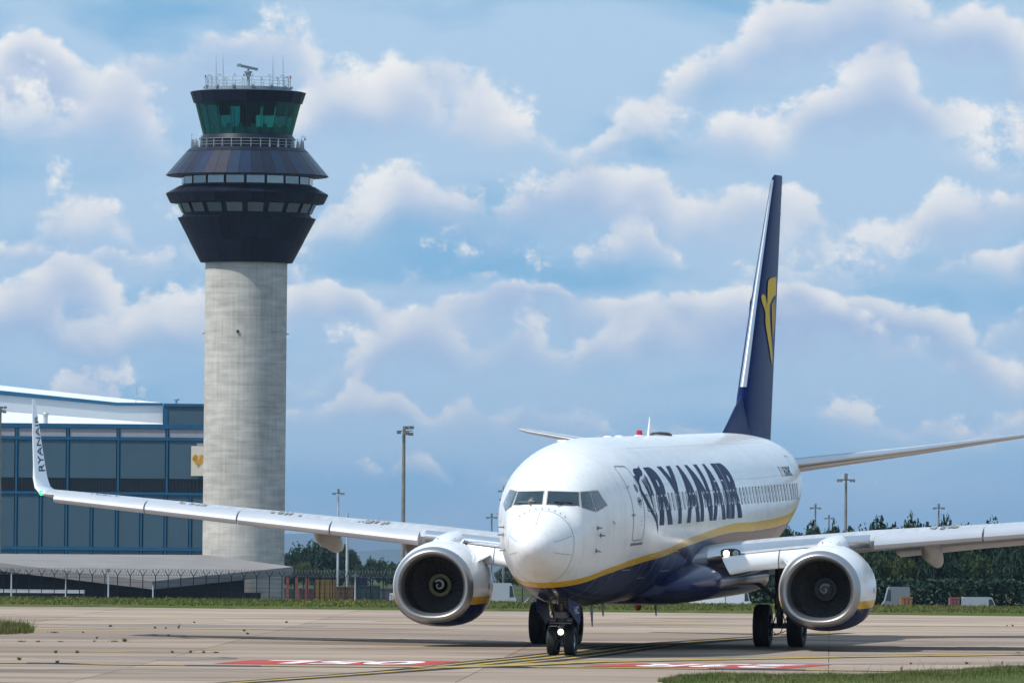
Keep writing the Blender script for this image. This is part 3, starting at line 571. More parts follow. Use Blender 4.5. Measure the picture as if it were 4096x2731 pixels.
# illuminated-style sign board with a painted heart
sgp = at(795, 1843, HD - .7)
sign_ = empty('sign_board', (sgp.x, HD - .7, sgp.z - 2), label='cream square sign with a golden heart on the hangar wall beside the tower', cat='sign')
hw_ = 119 / 31.84 / 2
obj('board', MB().span((at(765, 1843, HD).x - sgp.x, 0, 2 - hw_), (at(765, 1843, HD).x - sgp.x + 3.74, .3, 2 + hw_)), mat('cream_board', (.78, .68, .54), .5, var=.04), sign_)
hpx = at(794, 1840, HD).x - sgp.x; hp = []
for i in range(36):
    t = 2 * pi * i / 36; hp.append((hpx + .042 * 1.12 * 16 * sin(t) ** 3, -.03, 2.12 + .058 * (13 * cos(t) - 5 * cos(2 * t) - 2 * cos(3 * t) - cos(4 * t))))
M_heart = mat('golden_paint', (.62, .30, .02), .5, var=.55, vscale=1.2)
obj('heart', MB().loft([hp, [(a, .0, c) for a, b, c in hp]]), M_heart, sign_)
obj('heart_cutout', MB().prism([(hpx - .10, -.035, 2.42), (hpx + .28, -.035, 2.62), (hpx + .18, -.035, 2.25), (hpx + .02, -.035, 1.98)], (0, -.004, 0), (0, .004, 0)), mat('pale_gold', (.75, .55, .25), .5, var=.2), sign_)
obj('bracket', MB().span((hpx - .2, 0, 2 + hw_), (hpx + 1.2, .3, 2 + hw_ + .35)), M_ribg, sign_)

# ------------------------------------------------------------------ security fence with razor coil
FD = 760.0; M_fence = mat('fence_steel', (.018, .02, .024), .6, spec=.15, var=.2); M_razor = mat('razor_wire', (.10, .12, .135), .5, metal=.3, var=.25)
fz0 = FAR_Z; ztop = at(1176 * 1.74, 1329 * 1.7415, FD).z
fence = empty('security_fence', (0, FD, fz0), label='long dark security fence topped with coiled razor wire beyond the grass', cat='fence')
fh_ = ztop - fz0; BAY = 1.05; NB = 100
pm = MB().box((0, 0, fh_ / 2), (.09, .09, fh_)).tube([(0, 0, fh_), (-.3, 0, fh_ + .42)], .03, 5).tube([(0, 0, fh_), (.3, 0, fh_ + .42)], .03, 5).mesh('fence_post')
q = MB()
for i in range(14): q.box((BAY * (i + .5) / 14, 0, fh_ / 2), (.022, .016, fh_ - .05))
for i in range(8): q.box((BAY / 2, .0, fh_ * (i + .5) / 8), (BAY - .1, .014, .02))
gm = q.mesh('mesh_panel')
cm = MB().tube([(BAY * i / 40, .3 * cos(2 * pi * i / 10), fh_ + .30 + .29 * sin(2 * pi * i / 10)) for i in range(41)], .014, 3).tube([(BAY * i / 40, .29 * cos(-2 * pi * i / 8 + 1), fh_ + .31 + .28 * sin(-2 * pi * i / 8 + 1)) for i in range(41)], .012, 3).tube([(0, 0, fh_ + .03), (BAY, 0, fh_ + .03)], .02, 4).mesh('razor_coil')
for i in range(NB):
    x = (i - NB / 2) * BAY
    if x > 13: continue
    for nm, me, mt in (('fence_post', pm, M_fence), ('mesh_panel', gm, M_fence), ('razor_coil', cm, M_razor)):
        o = link(nm, me, mt, fence); o.location = (x, 0, 0)

# ------------------------------------------------------------------ floodlight masts
M_mast = mat('mast_steel', (.26, .25, .22), .5, metal=.3, var=.25, vscale=1.5); M_lamp = mat('lamp_casing', (.17, .18, .19), .5, var=.2); M_mastw = mat('pale_mast_steel', (.52, .55, .58), .45, metal=.2, var=.15)
def mast(u, vtop, D, head, r, label, mt=None):
    mt = mt or M_mast; p = at(u, vtop, D); H = p.z - FAR_Z; m = empty('floodlight_mast', (p.x, D, FAR_Z), label=label, cat='floodlight mast', group='floodlight masts round the apron')
    obj('pole', MB().tube([(0, 0, 0), (0, 0, H * .5), (0, 0, H)], [r * 1.25, r * 1.05, r * .8], 10), mt, m, 40)
    if head == 'cluster':
        for dx, dz in ((-.42, -.22), (.2, .16), (.62, .18), (.25, -.3), (.58, -.36)): obj('lamp', MB().box((dx, -.2, H + dz), (.34, .3, .26), .2).box((dx, -.4, H + dz), (.28, .1, .2), .2), M_lamp, m)
        obj('head_frame', MB().box((.1, 0, H - .1), (1.2, .1, .07)).box((0, 0, H), (.18, .18, .6)), M_lamp, m)
    elif head == 'tee':
        w_ = r * 5.5
        obj('head_frame', MB().box((0, 0, H), (w_ * 2, .15, r * .8)).box((0, 0, H + r * 2), (r * 2.2, r * 2, r * 4)), M_lamp, m)
        for dx in (-.9, -.55, .55, .9): obj('lamp', MB().box((dx * w_, -.2, H - r * .6), (w_ * .28, .5, r * 1.8)), M_lamp, m)
    elif head == 'lantern':
        obj('lamp', MB().box((0, -.1, H + .12), (.3, .3, .28)), M_lamp, m)
    return m
mast(1616, 1718, 760, 'cluster', .17, 'tall brown floodlight mast with a cluster of lamps rising behind the left wing')
mast(1354, 1972, 1350, 'tee', .16, 'thin pale mast with crossbar lamps right of the tower, above the left wing', M_mastw)
mast(1390, 2050, 1250, 'none', .18, 'headless pale pole just right of the mast beside the tower trees', M_mastw)
mast(1967, 2068, 1500, 'tee', .16, 'short crossbar mast in the gap left of the aircraft nose')
mast(2016, 1962, 1500, 'tee', .17, 'crossbar mast half hidden by the aircraft nose at the cockpit windows')
mast(3384, 1918, 1100, 'tee', .19, 'tallest crossbar mast above the right wing')
mast(3262, 2030, 1400, 'tee', .15, 'faint crossbar mast beside the rear fuselage'); mast(3316, 2071, 1700, 'tee', .15, 'lowest faint crossbar mast between the two others right of the tail')
mast(3755, 2030, 1400, 'tee', .16, 'faint crossbar mast at far right above the wing')
mast(0, 1635, 1080, 'cluster', .25, 'lamp cluster peeking in at the left edge above the hangar roof')
mast(46, 2285, 740, 'lantern', .06, 'leftmost slim pale post in front of the dark base building', M_mastw); mast(434, 2286, 740, 'lantern', .06, 'slim pale post with a dark lamp before the folded roof edge', M_mastw)
mast(263, 2310, 740, 'tee', .05, 'slim post with twin lamps before the dark base building', M_mastw); mast(612, 2340, 740, 'none', .06, 'short pale post under the corner of the folded roof', M_mastw); mast(1421, 2300, 740, 'tee', .05, 'slim post with twin lamps left of the left engine', M_mastw)

# ------------------------------------------------------------------ containers and vehicles behind the fence
def container(u0, u1, vt, D, col, label, name='storage_container', cat='container', rz=0, depth=2.5):
    a, b = at(u0, vt, D), at(u1, vt, D); wd = b.x - a.x; H = a.z - FAR_Z; c = empty(name, ((a.x + b.x) / 2, D, FAR_Z), rz, label=label, cat=cat)
    mt = mat('container_paint', col, .55, var=.22, vscale=1.2)
    obj('body', MB().span((-wd / 2, 0, .12), (wd / 2, depth, H)), mt, c)
    n = max(3, int(wd / .45)); me = MB().box((0, -.03, H / 2), (.16, .06, H - .35)).mesh('corrugation')
    for i in range(n): o = link('corrugation', me, mt, c); o.location.x = -wd / 2 + wd * (i + .5) / n
    obj('top_rail', MB().span((-wd / 2 - .02, -.05, H - .12), (wd / 2 + .02, .0, H + .02)), mt, c)
    return c
container(1138, 1190, 2352, 790, (.03, .085, .06), 'dark green container right against the tower foot')
container(1196, 1262, 2352, 800, (.10, .055, .05), 'rust brown container between the green and ochre ones'); container(1262, 1345, 2318, 805, (.26, .15, .035), 'ochre yellow container, the taller of the two, behind the fence')
container(1345, 1420, 2345, 795, (.13, .075, .03), 'low ochre brown container left of the twin-lamp post'); container(1424, 1520, 2340, 800, (.025, .06, .06), 'wide dark teal container left of the left engine'); container(1425, 1470, 2311, 830, (.012, .02, .06), 'small navy box on show above the teal container'); container(1520, 1600, 2352, 800, (.10, .10, .11), 'grey container half hidden by the left engine')
def barrier(u, D, label):
    p = at(u, 2310, D); H = p.z - FAR_Z; c = empty('marker_post', (p.x, D, FAR_Z), label=label, cat='marker post', group='red marker posts behind the fence')
    obj('post', MB().box((0, 0, H / 2), (.26, .15, H)), mat('red_post', (.34, .085, .08), .5, var=.2), c); obj('base', MB().box((0, 0, .1), (.8, .5, .2)), M_core, c)
for i, u in enumerate((1150, 1186, 1228)): barrier(u, 785, ('red marker post nearest the tower foot', 'middle red marker post of the three by the tower', 'red marker post nearest the yellow container')[i])
def van(u0, u1, vt, D, col, label, flip=1):
    a, b = at(u0, vt, D), at(u1, vt, D); wd = b.x - a.x; H = a.z - FAR_Z; c = empty('parked_van', ((a.x + b.x) / 2, D, FAR_Z), 0, label=label, cat='van')
    mt = mat('van_paint', col, .3, coat=.4, var=.05); q = flip
    prof = [(-.5, .18), (.5, .18), (.5, .5), (.40, .62), (.30, .95), (.25, 1.0), (-.48, 1.0), (-.5, .95)]
    pts = [Vector((q * x * wd, 0, z * H)) for x, z in prof]; obj('body', MB().loft([pts, [p + Vector((0, 2, 0)) for p in pts]]), mt, c)
    wn_ = [Vector((q * x * wd, -.02, z * H)) for x, z in ((.20, .60), (.37, .62), (.285, .92), (.20, .92))]; obj('side_window', MB().loft([wn_, [p + Vector((0, .04, 0)) for p in wn_]]), M_glass, c)
    for x in (-.3, .3): obj('wheel', MB().lathe([(-.02, .02), (-.02, .34 * H / 2.2), (.2, .36 * H / 2.2), (.2, .02)], 20, 'Y', (x * wd, 0, .36 * H / 2.2)), M_rubber, c, 40)
van(1965, 2070, 2330, 700, (.40, .43, .45), 'white van between the left engine and the aircraft nose'); van(2760, 2900, 2338, 700, (.78, .79, .80), 'white van seen under the belly left of the right main gear', -1); van(2905, 3010, 2352, 710, (.70, .72, .76), 'second white van close to the right main gear leg')
van(3530, 3640, 2345, 700, (.17, .19, .20), 'grey van right beside the right engine', -1); van(3850, 4000, 2386, 705, (.34, .37, .39), 'low white van far right before the dark trees')
container(3605, 3650, 2386, 690, (.26, .12, .05), 'small orange container right of the right engine'); container(3800, 3840, 2388, 695, (.20, .07, .07), 'small dull red container before the dark trees'); container(1560, 1572, 2372, 690, (.6, .6, .6), 'narrow pale cabinet at the left engine edge', 'utility_cabinet', 'cabinet')
a, b = at(-40, 2355, 775), at(334, 2355, 775); tr = empty('white_trailer', ((a.x + b.x) / 2, 775, FAR_Z), label='long low white trailer roof showing above the fence at the left', cat='trailer'); wd = b.x - a.x; H = a.z - FAR_Z
obj('roof', MB().span((-wd / 2, 0, H - .28), (wd / 2, 2.4, H)), M_roofw, tr); obj('side', MB().span((-wd / 2 + .05, .1, .7), (wd / 2 - .05, 2.3, H - .29)), M_core, tr)
for x in (-.35, .3, .36): obj('wheel', MB().lathe([(-.02, .02), (-.02, .45), (.2, .45), (.2, .02)], 20, 'Y', (x * wd, .1, .46)), M_rubber, tr, 40)

# ------------------------------------------------------------------ trees and hills
M_leaf = [mat('leaf_dark', (.022, .046, .026), .7, spec=.15, var=.5, vscale=.35, rand=.15), mat('leaf_mid', (.036, .064, .026), .7, spec=.15, var=.45, vscale=.4, rand=.15), mat('leaf_olive', (.065, .085, .028), .7, spec=.15, var=.4, vscale=.4, rand=.15)]
M_bark = mat('bark', (.06, .05, .04), .9, var=.3)
def crown_mesh(seed, n=5200):
    r = random.Random(seed); cl = []
    for _ in range(34):
        a, e = r.uniform(0, 2 * pi), r.uniform(-.5, 1.2); k = r.uniform(.35, .85); cl.append((Vector((cos(a) * cos(e) * k, sin(a) * cos(e) * k, .62 + sin(e) * k * .42)), r.uniform(.14, .30)))
    v, f = [], []
    for _ in range(n):
        c, s = r.choice(cl); d = Vector((r.gauss(0, 1), r.gauss(0, 1), r.gauss(0, .8))); d.normalize(); p = c + d * s * (r.random() ** .35); p.z = max(p.z, .10 + .05 * r.random())
        q = .034 * r.uniform(.6, 1.5); a = Vector((r.gauss(0, 1), r.gauss(0, 1), r.gauss(0, 1))).normalized() * q; b = Vector((r.gauss(0, 1), r.gauss(0, 1), r.gauss(0, 1))).normalized() * q; k = len(v)
        v += [p - a, p + b, p + a, p - b]; f.append((k, k + 1, k + 2, k + 3))
    me = bpy.data.meshes.new('crown'); me.from_pydata(v, [], f); return me
def trunk_mesh(seed):
    r = random.Random(seed); m = MB().tube([(0, 0, 0), (.01, 0, .25), (-.01, .01, .5), (0, 0, .8)], [.045, .035, .025, .008], 8)
    for _ in range(7): a = r.uniform(0, 2 * pi); z = r.uniform(.22, .5); m.tube([(0, 0, z), (cos(a) * .25, sin(a) * .25, z + .16), (cos(a) * .5, sin(a) * .5, z + .25)], [.018, .011, .004], 5)
    return m.mesh('trunk')
CM = [crown_mesh(s) for s in (11, 12, 13)]; CMM = [[m.copy() for m in CM] for _ in M_leaf]
for k, mm in enumerate(CMM):
    for m in mm: m.materials.append(M_leaf[k])
TM = [trunk_mesh(5), trunk_mesh(6)]
ORD = ['first', 'second', 'third', 'fourth', 'fifth', 'sixth', 'seventh', 'eighth', 'ninth', 'tenth', 'eleventh', 'twelfth', 'thirteenth', 'fourteenth', 'fifteenth', 'sixteenth', 'seventeenth', 'eighteenth', 'nineteenth', 'twentieth', 'twenty-first', 'twenty-second', 'twenty-third', 'twenty-fourth', 'twenty-fifth']
def tree(u, vtop, D, wpx, kind, label, group, name='broadleaf_tree', cat='tree'):
    p = at(u, vtop, D); H = (p.z - FAR_Z); rad_ = wpx / F_PX * D / 2 * (1.75 if D < 1000 else 1.2); t = empty(name, (p.x, D, FAR_Z), rnd.uniform(0, 6), label=label, cat=cat, group=group)
    c = link('crown', CMM[kind][rnd.randrange(3)], None, t); c.scale = (rad_, rad_, H * .98); k = link('trunk', rnd.choice(TM), M_bark, t); k.scale = (H * .5, H * .5, H)
LT = [(1120, 2225, 1700, 120, 0), (1180, 2200, 1690, 120, 0), (1262, 2176, 1700, 200, 0), (1335, 2178, 1710, 190, 0), (1395, 2205, 1700, 110, 0), (1215, 2250, 1560, 110, 2), (1330, 2275, 1560, 130, 1), (1150, 2270, 1560, 110, 1), (1440, 2262, 1650, 100, 1), (1490, 2240, 1680, 120, 1), (1545, 2245, 1690, 110, 1), (1600, 2258, 1650, 130, 1), (1670, 2262, 1650, 130, 1), (1750, 2270, 1650, 140, 1)]
for i, (u, v, D, wpx, k) in enumerate(sorted(LT)): tree(u, v, D, wpx, k, f'{ORD[i]} tree from the left in the dark clump between tower and left engine', 'trees between the tower and the left engine')
RT = [(3190, 2118, 900, 150, 0), (3265, 2112, 905, 140, 0), (3335, 2122, 890, 130, 0), (3420, 2135, 900, 150, 0), (3500, 2110, 905, 160, 1), (3580, 2098, 900, 170, 0), (3660, 2096, 910, 160, 1), (3740, 2092, 900, 150, 0), (3830, 2122, 905, 180, 0), (3920, 2120, 900, 170, 1), (4010, 2112, 890, 170, 0), (4090, 2100, 900, 160, 0), (3470, 2200, 860, 110, 1), (3610, 2225, 860, 100, 2), (3760, 2190, 860, 120, 0), (3900, 2215, 865, 110, 1), (4050, 2195, 860, 120, 0), (3130, 2130, 905, 130, 0), (4170, 2110, 900, 160, 0)]
for i, (u, v, D, wpx, k) in enumerate(sorted(RT)): tree(u, v, D, wpx, k, f'{ORD[i]} tree from the left in the dark wood behind the right wing', 'trees behind the right wing')
UT = [(2050, 2262, 1600, 150, 1), (1900, 2262, 1650, 150, 1), (2800, 2290, 1500, 160, 0), (2900, 2280, 1500, 160, 1), (2990, 2285, 1500, 150, 0), (3080, 2275, 1300, 150, 0)]
for i, (u, v, D, wpx, k) in enumerate(sorted(UT)): tree(u, v, D, wpx, k, f'{ORD[i]} of the low trees glimpsed under the aircraft, counted from the left', 'low trees glimpsed under the aircraft')
hedge = []
for _ in range(11000):
    x = rnd.uniform(17, 52); D = 840 + rnd.uniform(-1.5, 1.5); hedge.append((x, D, rnd.uniform(.9, 4.3)))
v, f = [], []
for p in hedge:
    if p[0] < 18: continue
    a = Vector((rnd.gauss(0, 1), rnd.gauss(0, 1), rnd.gauss(0, 1))).normalized() * .24; b = Vector((rnd.gauss(0, 1), rnd.gauss(0, 1), rnd.gauss(0, 1))).normalized() * .2; k = len(v); p = Vector(p); v += [p - a, p + b, p + a, p - b]; f.append((k, k + 1, k + 2, k + 3))
me = bpy.data.meshes.new('hedge'); me.from_pydata(v, [], f); link('hedge', me, M_leaf[0], label='dark unclipped hedge below the wood behind the right wing', cat='hedge', kind='stuff')
M_hill = mat('hill_moor', (.035, .05, .045), .9, var=.2, vscale=.002)
for nm, D, prof in (('hills', 38000, [(-1500, 2150), (0, 2140), (900, 2132), (1250, 2137), (1600, 2128), (2000, 2140), (2600, 2160), (3300, 2180), (4096, 2190), (6000, 2200)]), ('near_hills', 22000, [(-1500, 2230), (600, 2226), (1150, 2218), (1400, 2204), (1750, 2192), (2200, 2205), (2800, 2230), (3500, 2236), (4200, 2232), (6000, 2240)])):
    pf = pchip([p[0] for p in prof], [p[1] for p in prof]); rows = []
    for k in range(80):
        u = -1500 + 7500 * k / 79; a = at(u, pf(u) + 3 * sin(k * 1.7) + 2 * sin(k * .6), D); rows.append([(a.x, D - D * .12, FAR_Z - .4), (a.x, D - D * .04, FAR_Z + (a.z - FAR_Z) * .7), (a.x, D, a.z), (a.x, D * 1.1, FAR_Z - .4)])
    obj(nm, MB().loft(rows, caps=False, closed=False), M_hill, None, 80, kind='structure')
# ------------------------------------------------------------------ airliner (body frame: x aft of the nose, y starboard, z up)
air = empty('airliner', label='white, navy and yellow twin-engine passenger jet taxiing towards the viewer, slats down', cat='airliner')
_q = Matrix(((cos(EPS), 0, sin(EPS)), (0, 1, 0), (-sin(EPS), 0, cos(EPS))))
def body_dir(d): return plane_dir(_q.transposed() @ Vector(d))
_o = plane_pt(_q.transposed() @ Vector((-4, 0, 0)) + Vector((4, 0, 0)))
_bx, _by, _bz = body_dir((1, 0, 0)), body_dir((0, 1, 0)), body_dir((0, 0, 1))
air.matrix_world = Matrix(((_bx.x, _by.x, _bz.x, _o.x), (_bx.y, _by.y, _bz.y, _o.y), (_bx.z, _by.z, _bz.z, _o.z), (0, 0, 0, 1)))
def zg(x): return -EPS * (x - 4)       # the ground under the wheels, in the body frame
_airinv = air.matrix_world.inverted()
ST = [  # x, half width, top, widest, bottom, roundness
 (0, .02, 2.645, 2.62, 2.60, 2), (.03, .15, 2.78, 2.62, 2.47, 2), (.1, .26, 2.88, 2.62, 2.36, 2), (.2, .36, 2.985, 2.62, 2.25, 2), (.5, .54, 3.17, 2.63, 2.02, 2), (.8, .67, 3.33, 2.66, 1.86, 2), (1.08, .78, 3.45, 2.70, 1.745, 2.05),
 (1.42, .89, 3.555, 2.79, 1.63, 2.1), (1.67, .95, 3.87, 2.86, 1.565, 2.2), (1.85, .99, 4.02, 2.90, 1.52, 2.25), (2.05, 1.04, 4.15, 2.95, 1.48, 2.3), (2.4, 1.13, 4.33, 3.0, 1.41, 2.3), (2.85, 1.26, 4.52, 3.05, 1.34, 2.25),
 (3.5, 1.43, 4.72, 3.12, 1.26, 2.15), (4.4, 1.62, 4.90, 3.18, 1.18, 2.05), (5.3, 1.75, 5.01, 3.21, 1.13, 2), (6.2, 1.83, 5.07, 3.22, 1.10, 2), (7.5, 1.88, 5.10, 3.22, 1.09, 2), (23, 1.88, 5.10, 3.22, 1.09, 2), (25.5, 1.88, 5.10, 3.24, 1.20, 2),
 (28, 1.87, 5.10, 3.32, 1.62, 2), (30, 1.78, 5.08, 3.45, 2.06, 2), (32, 1.58, 5.03, 3.62, 2.52, 2), (34, 1.26, 4.94, 3.82, 2.98, 2), (36, .85, 4.80, 4.0, 3.42, 2), (37.5, .50, 4.62, 4.15, 3.80, 2), (38.4, .22, 4.45, 4.25, 4.08, 2)]
fw, fzt, fzc, fzb, fn = [pchip([s[0] for s in ST], [s[k] for s in ST]) for k in range(1, 6)]
def fus(x, t):                         # t = 0 crown, pi/2 starboard, pi keel, 3pi/2 port
    n = fn(x); s, c = sin(t), cos(t); zc = fzc(x); h = fzt(x) - zc if c >= 0 else zc - fzb(x)
    return Vector((x, math.copysign(abs(s) ** (2 / n), s) * fw(x), zc + math.copysign(abs(c) ** (2 / n), c) * h))
def fus_at(x, y, z, off=0.0):          # push a rough point onto the skin (radially at its own station)
    zc = fzc(x); n = fn(x); w_ = fw(x); h = fzt(x) - zc if z >= zc else zc - fzb(x)
    k = (abs(y / w_) ** n + abs((z - zc) / h) ** n) ** (1 / n)
    p = Vector((x, y / k, zc + (z - zc) / k))
    if off:
        e = .01; q = []
        s = abs(p.y / w_) ** (n / 2); c = abs((p.z - zc) / h) ** (n / 2)
        t = atan2(math.copysign(min(s, 1), p.y), math.copysign(min(c, 1), p.z - zc))
        nn = (fus(x + e, t) - fus(x - e, t)).cross(fus(x, t + e) - fus(x, t - e))
        out = Vector((0, p.y, p.z - zc))
        if nn.dot(out) < 0: nn = -nn
        p = p + nn.normalized() * off
    return p
def phi_pt(x, phi, off, side=-1):      # phi: angle above the widest line
    n = fn(x); zc = fzc(x); h = fzt(x) - zc if phi >= 0 else zc - fzb(x)
    y = side * fw(x) * abs(cos(phi)) ** (2 / n); z = zc + math.copysign(abs(sin(phi)) ** (2 / n), phi) * h
    return fus_at(x, y, z, off)
def z2phi(x, z):
    zc = fzc(x); h = fzt(x) - zc if z >= zc else zc - fzb(x); return math.asin(max(-1, min(1, (z - zc) / h)))
xs = []
x = 1.075
while x < 8: xs.append(x); x += .06 if x < 3 else .25
xs += [8 + i * 1.0 for i in range(16)] + [24 + .5 * i for i in range(28)] + [37.9, 38.2, 38.4]
NT = 72
rings = [[fus(x, 2 * pi * k / NT) for k in range(NT)] for x in xs]
obj('fuselage', MB().loft(rings), M_liv, air, 40)
rx = [0.0, .012, .03, .06, .1, .15, .2, .27, .35, .45, .55, .65, .75, .85, .95, 1.03, 1.066]
radome = obj('radome', MB().loft([[fus(x, 2 * pi * k / NT) for k in range(NT)] for x in rx]), M_liv, air, 40)
obj('radome_seam', MB().loft([[fus_at(x, *fus(x, 2 * pi * k / NT)[1:], off=.0015) for k in range(NT)] for x in (1.058, 1.083)], caps=False), M_seam, radome, 40)
def strip(path, wd, off, mt, name, parent):   # a narrow strip lying on the skin
    a, b = [], []
    pts = [Vector(p) for p in path]
    for i, p in enumerate(pts):
        t = (pts[min(i + 1, len(pts) - 1)] - pts[max(i - 1, 0)]).normalized(); q = fus_at(*p, off=.01)
        nn = (q - fus_at(*p)).normalized(); s = t.cross(nn).normalized() * wd / 2
        a.append(fus_at(*(p + s), off=off)); b.append(fus_at(*(p - s), off=off))
    n = len(pts); return obj(name, MB().add(a + b, [(i, i + 1, n + i + 1, n + i) for i in range(n - 1)]), mt, parent, 40)
for ang in (.02, 1.33, 1.85, -1.33, -1.85):
    strip([fus(x, ang) for x in (.33, .5, .7, .85, 1.0)], .012, .004, M_seam, 'lightning_strip', radome)
# panel seams round the nose and along the crown
for xx in (2.95, 3.9, 6.0, 7.7, 9.2, 10.8, 12.4, 14.4, 20.4, 22.3, 24.2, 26.0, 27.6):
    obj('skin_seam', MB().loft([[fus_at(x, *fus(x, 2 * pi * k / NT)[1:], off=.0012) for k in range(NT)] for x in (xx, xx + .012)], caps=False), M_grey, air, 40)
for s_ in (-1, 1):
    strip([phi_pt(x, .42, 0, s_) for x in [6.2 + .8 * i for i in range(30)]], .012, .0015, M_grey, 'skin_seam', air)
    strip([phi_pt(x, 1.05, 0, s_) for x in [5 + .8 * i for i in range(32)]], .012, .0015, M_grey, 'skin_seam', air)

def front_pt(y, z):                    # the skin straight behind a point of the front view
    a, b = .9, 5.0
    for _ in range(40):
        x = (a + b) / 2; n = fn(x); zc = fzc(x); h = fzt(x) - zc if z >= zc else zc - fzb(x)
        if abs(y / fw(x)) ** n + abs((z - zc) / h) ** n > 1: a = x
        else: b = x
    return (x, y, z)
def quad_patch(c, off, name, mt, parent, n=6, inset=0.0, back=None):   # c: four corners a,b,c,d
    c = [Vector(p) for p in c]; ce = sum(c, Vector()) / 4
    if inset: c = [p + (p - ce).normalized() * inset for p in c]
    g = []
    for j in range(n + 1):
        for i in range(n + 1):
            u, v = i / n, j / n; q = c[0] * (1 - u) * (1 - v) + c[1] * u * (1 - v) + c[2] * u * v + c[3] * (1 - u) * v
            g.append(fus_at(*front_pt(q.y, q.z), off=off))
    fs = [(j * (n + 1) + i, j * (n + 1) + i + 1, (j + 1) * (n + 1) + i + 1, (j + 1) * (n + 1) + i) for j in range(n) for i in range(n)]
    m = MB().add(g, fs)
    k = len(g); rim = [i for i in range(n + 1)] + [(j) * (n + 1) + n for j in range(1, n + 1)] + [n * (n + 1) + i for i in range(n - 1, -1, -1)] + [j * (n + 1) for j in range(n - 1, 0, -1)]
    low = [fus_at(*m.v[i], off=-.01) for i in rim]; m.v += [tuple(p) for p in low]
    for a in range(len(rim)): b = (a + 1) % len(rim); m.f.append((rim[a], rim[b], k + b, k + a))
    return obj(name, m, mt, parent, 50)
PANES = [([(1.53, -.06, 3.58), (1.84, -.755, 3.56), (2.05, -.70, 3.86), (1.70, -.06, 3.88)], M_glass, 'cockpit_window'),
         ([(1.91, -.83, 3.53), (2.36, -1.06, 3.43), (2.49, -.91, 3.87), (2.13, -.76, 3.85)], M_glass, 'cockpit_window'),
         ([(2.44, -1.09, 3.44), (2.86, -1.22, 3.57), (2.74, -1.05, 3.87), (2.56, -.93, 3.87)], M_side, 'cockpit_window')]
for c, mt, nm in PANES:
    for s_ in (1, -1):
        cc = [(p[0], p[1] * s_, p[2]) for p in c]
        p = quad_patch(cc, .012, nm, mt, air); quad_patch(cc, .007, 'window_frame', M_frame, p, inset=.045)
        quad_patch(cc, .0095, 'window_seal', M_black, p, inset=.012)
for s_ in (1, -1):
    wp = [fus_at(*front_pt(.30 * s_, 3.54), off=.03), fus_at(*front_pt(.42 * s_, 3.62), off=.045)]
    wi = obj('wiper', MB().tube(wp, .012, 6), M_black, air)
    obj('wiper_blade', MB().tube([fus_at(*front_pt(.22 * s_, 3.625), off=.03), fus_at(*front_pt(.62 * s_, 3.61), off=.03)], .014, 6), M_black, wi)
for k in range(9):
    a = -1.0 + k * .25; p = fus_at(1.18, .62 * sin(a * .9), 3.42 - .16 * (a * a), .012)
    obj('vortex_generator', MB().box(p, (.05, .012, .03)), M_seam, air)

# service hatches and stencils
def hatch(x0, x1, ph0, ph1, side):
    pts = [(x0, ph0), (x1, ph0), (x1, ph1), (x0, ph1), (x0, ph0)]; path = []
    for (a, b), (c, d) in zip(pts[:-1], pts[1:]): path += [phi_pt(a + (c - a) * k / 8, b + (d - b) * k / 8, 0, side) for k in range(8)]
    strip(path + [path[0]], .012, .002, M_grey, 'hatch_outline', air)
for s_ in (-1, 1):
    for h in ((4.5, 5.2, -.62, -.40), (6.6, 7.5, -.75, -.45), (2.3, 2.75, -.30, -.05), (9.4, 10.6, -.68, -.42), (22.5, 23.6, -.5, -.25)): hatch(*h, s_)
    for x_, p_, wd_ in ((5.0, .16, .10), (5.02, .03, .04), (5.0, -.02, .04), (5.01, -.07, .04), (5.55, .02, .05), (3.1, .05, .06), (3.15, .03, .12), (3.18, .01, .10)):
        strip([phi_pt(x_ + wd_ * q / 3, p_, 0, s_) for q in range(4)], .025, .003, M_red if x_ > 4 else M_seam, 'stencil', air)
# cabin windows
def poly_patch(uv, f, name, mt, parent, smooth=40):
    return obj(name, MB().add([f(u, v) for u, v in uv], [tuple(range(len(uv)))]), mt, parent, smooth)
def rrect(cx, cy, hw, hh, n=20, e=2.8):
    return [(cx + math.copysign(abs(cos(t)) ** (2 / e), cos(t)) * hw, cy + math.copysign(abs(sin(t)) ** (2 / e), sin(t)) * hh) for t in [2 * pi * (k + .5) / n for k in range(n)]]
WX = [5.72 + .537 * i for i in range(46) if i not in (14,)]
for s_ in (-1, 1):
    for x in WX:
        if x > 30: continue
        f = lambda u, v, o=.0: phi_pt(u, z2phi(u, v), o, s_)
        wdw = poly_patch(rrect(x, 3.575, .138, .185), lambda u, v: f(u, v, .006), 'cabin_window', M_pane, air)
        poly_patch(rrect(x, 3.575, .165, .215), lambda u, v: f(u, v, .003), 'window_rim', M_rimw, wdw)

